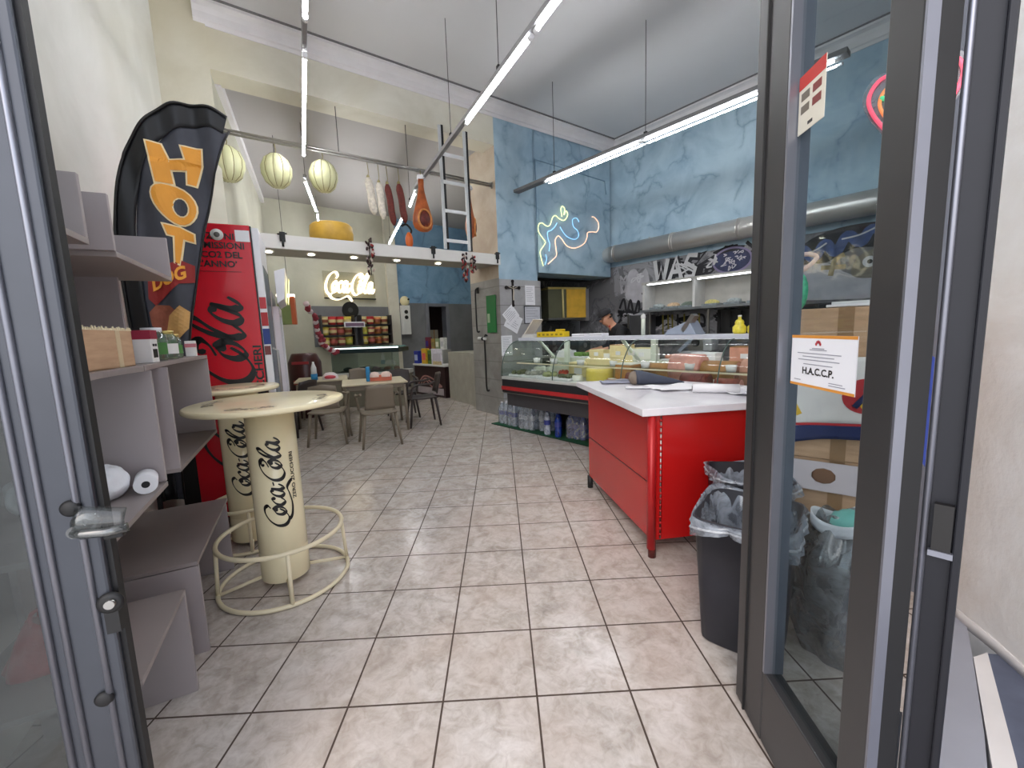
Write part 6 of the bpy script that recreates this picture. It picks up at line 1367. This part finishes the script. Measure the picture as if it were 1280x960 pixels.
# neon heart sign hanging behind the right leaf
t = thing('neon_heart', 'clear acrylic heart shaped neon sign in pink, green and orange behind the right door frame', 'neon sign', (1.535, 1.585, 2.00), R(-44))
hp = [(0, 0), (.05, .09), (.11, .19), (.130, .26), (.105, .315), (.06, .325), (0, .30), (-.06, .325), (-.105, .315), (-.130, .26), (-.11, .19), (-.05, .09)]
q = smoothpts([(x, y, 0) for x, y in hp], True, 4)
MB().prism([(p.x*1.1, p.y*1.08-.012) for p in q], 0, .008, Matrix(((1, 0, 0, 0), (0, 0, 1, 0), (0, 1, 0, 0), (0, 0, 0, 1)))).build('acrylic_heart', thin_glass('frosted_acrylic', (206, 212, 214), .25, .1, .35, (170, 176, 180)), t)
M_hp = emit('pink_neon', (255, 96, 120), 1.0); M_hg = emit('green_neon', (90, 220, 150), .8); M_ho = emit('orange_heart_neon', (250, 150, 90), .9)
MB().tube([(p.x*.95, -.012, p.y*.95+.01) for p in q], .007, 6, True).build('pink_tube', M_hp, t)
MB().tube([(p.x*.70, -.012, p.y*.72+.05) for p in q], .006, 6, True).build('orange_tube', M_ho, t)
MB().tube(smoothpts([(-.09, -.012, .25), (-.05, -.012, .235), (0, -.012, .26), (.05, -.012, .235), (.09, -.012, .26), (.03, -.012, .28)]), .008, 6).build('green_tube', M_hg, t)
for x in (-.06, .06): MB().cyl((x, .004, .33), (x, .004, ZC-2.0), .0015, n=5).build('hanging_wire', M_cable, t)

# ------------------------------------------------------------ the cook behind the deli counter
def skin_obj(name, verts, edges, radii, m, parent=None, sub=2, root=0):
    me = bpy.data.meshes.new(name); me.from_pydata([Vector(v) for v in verts], edges, []); o = bpy.data.objects.new(name, me); C.objects.link(o)
    md = o.modifiers.new('skin', 'SKIN'); md.use_smooth_shade = True
    sv = me.skin_vertices[0].data
    for i, r in enumerate(radii): sv[i].radius = (r, r) if not isinstance(r, tuple) else r; sv[i].use_root = (i == root)
    s_ = o.modifiers.new('sub', 'SUBSURF'); s_.levels = sub; s_.render_levels = sub
    me.materials.append(m); o.parent = parent; return o
M_skin = mat('skin', (206, 150, 122), .5, var=.05); M_jack = mat('black_jacket_cloth', (26, 26, 30), .8, var=.15); M_capm = mat('charcoal_cap_cloth', (44, 42, 46), .8)
PS = thing('person', 'person in a black jacket and dark cap bending over the work behind the deli counter', 'person', (1.66, 6.40, 0), R(3))
V = []; E = []; RD_ = []
def vtx(p, r, par=None):
    V.append(p); RD_.append(r)
    if par is not None: E.append((par, len(V)-1))
    return len(V)-1
# local -x is where the person faces
pel = vtx((.34, 0, .93), .13); wai = vtx((.33, 0, 1.06), .12, pel); che = vtx((.24, 0, 1.27), .14, wai); sh_ = vtx((.14, 0, 1.40), .075, che)
nk = vtx((.065, 0, 1.475), .052, sh_); hd1 = vtx((.01, 0, 1.535), .075, nk); hd2 = vtx((-.015, 0, 1.605), .082, hd1); hd3 = vtx((-.015, 0, 1.655), .06, hd2)
jaw = vtx((-.075, 0, 1.525), .042, hd1)
for s in (-1, 1):
    a = vtx((.15, s*.17, 1.40), .062, sh_); b = vtx((.10, s*.235, 1.14), .048, a); c = vtx((-.13, s*.14, 1.10), .034, b); d = vtx((-.18, s*.12, 1.095), .030, c)
    palm = vtx((-.235, s*.105, 1.088), (.036, .018), d)
    for k, (dy, L) in enumerate(((-.030, .070), (-.010, .080), (.010, .076), (.030, .060))):
        f1 = vtx((-.27, s*.10+dy, 1.085), .0095, palm); f2 = vtx((-.27-L*.5, s*.098+dy*1.05, 1.075), .0088, f1); vtx((-.27-L*.85, s*.096+dy*1.05, 1.050), .0078, f2)
    t1 = vtx((-.225, s*.105-s*.045, 1.080), .011, palm); vtx((-.265, s*.105-s*.062, 1.068), .0095, t1)
    l1 = vtx((.35, s*.11, .86), .10, pel); l2 = vtx((.33, s*.12, .48), .065, l1); l3 = vtx((.35, s*.12, .09), .043, l2); vtx((.22, s*.13, .045), .035, l3)
skin_obj('body', V, E, RD_, M_skin, PS)
V = []; E = []; RD_ = []
p0 = vtx((.34, 0, .93), .155); p1 = vtx((.33, 0, 1.06), .15, p0); p2 = vtx((.24, 0, 1.27), .168, p1); p3 = vtx((.145, 0, 1.40), .125, p2); vtx((.095, 0, 1.462), .085, p3)
for s in (-1, 1):
    a = vtx((.15, s*.175, 1.395), .080, p3); b = vtx((.10, s*.235, 1.14), .062, a); vtx((-.06, s*.165, 1.108), .048, b)
skin_obj('jacket', V, E, RD_, M_jack, PS)
V = []; E = []; RD_ = []
p0 = vtx((.35, 0, .94), .14)
for s in (-1, 1):
    a = vtx((.355, s*.11, .84), .118, p0); b = vtx((.335, s*.12, .48), .082, a); vtx((.352, s*.12, .13), .060, b)
skin_obj('trousers', V, E, RD_, mat('dark_trousers', (40, 42, 50), .8), PS)
for s in (-1, 1):
    MB().blob((.24, s*.13, .035), (.13, .05, .045), 14).build('shoe', M_black, PS)
HT = Matrix.Translation((-.018, 0, 1.60)) @ Matrix.Rotation(R(-28), 4, 'Y')
cp = MB().lathe([(.102, .030), (.104, .055), (.095, .095), (.06, .118), (0, .126)], n=26, T=HT).build('cap', M_capm, PS, solid=.006)
MB().grid(lambda u, v: HT @ Vector((-(.085+.085*v*math.cos((u-.5)*1.6)), (u-.5)*.17*(1-.15*v), .040-.016*v-.02*abs(u-.5)*v)), 14, 5).build('cap_brim', M_capm, cp, solid=.006)
MB().tube([HT @ Vector((.095*math.cos(a), .088*math.sin(a), -.005-.02*abs(math.sin(a)))) for a in [R(-75+150*i/12) for i in range(13)]], .014, 8).build('hair', mat('dark_hair', (44, 34, 30), .8), PS)
MB().blob(tuple(HT @ Vector((-.108, 0, -.018))), (.018, .013, .020), 10).build('nose', M_skin, PS)
for s in (-1, 1):
    MB().blob(tuple(HT @ Vector((.0, s*.084, -.012))), (.016, .008, .026), 10).build('ear', M_skin, PS)
    MB().blob(tuple(HT @ Vector((-.088, s*.032, .006))), (.006, .010, .007), 8).build('eye', M_ink, PS)
    MB().blob(tuple(HT @ Vector((-.089, s*.032, .024))), (.006, .018, .004), 8).build('eyebrow', mat('dark_hair'), PS)
MB().blob(tuple(HT @ Vector((-.092, 0, -.058))), (.007, .024, .006), 8).build('mouth', mat('lip', (150, 90, 82), .5), PS)
MB().grid(lambda u, v: ((.34-.165*math.cos((u-.5)*2.2)), .165*math.sin((u-.5)*2.2)*1.02, .62+.42*v), 14, 6).build('apron', mat('pale_apron', (206, 204, 212), .8), PS, solid=.004)
MB().tube([(.02+.0, -.0+.062*math.sin(a), 1.455+.01*math.cos(a)) for a in [2*PI*i/16 for i in range(16)]], .010, 6, True).build('red_collar_edge', mat('red_piping'), PS)
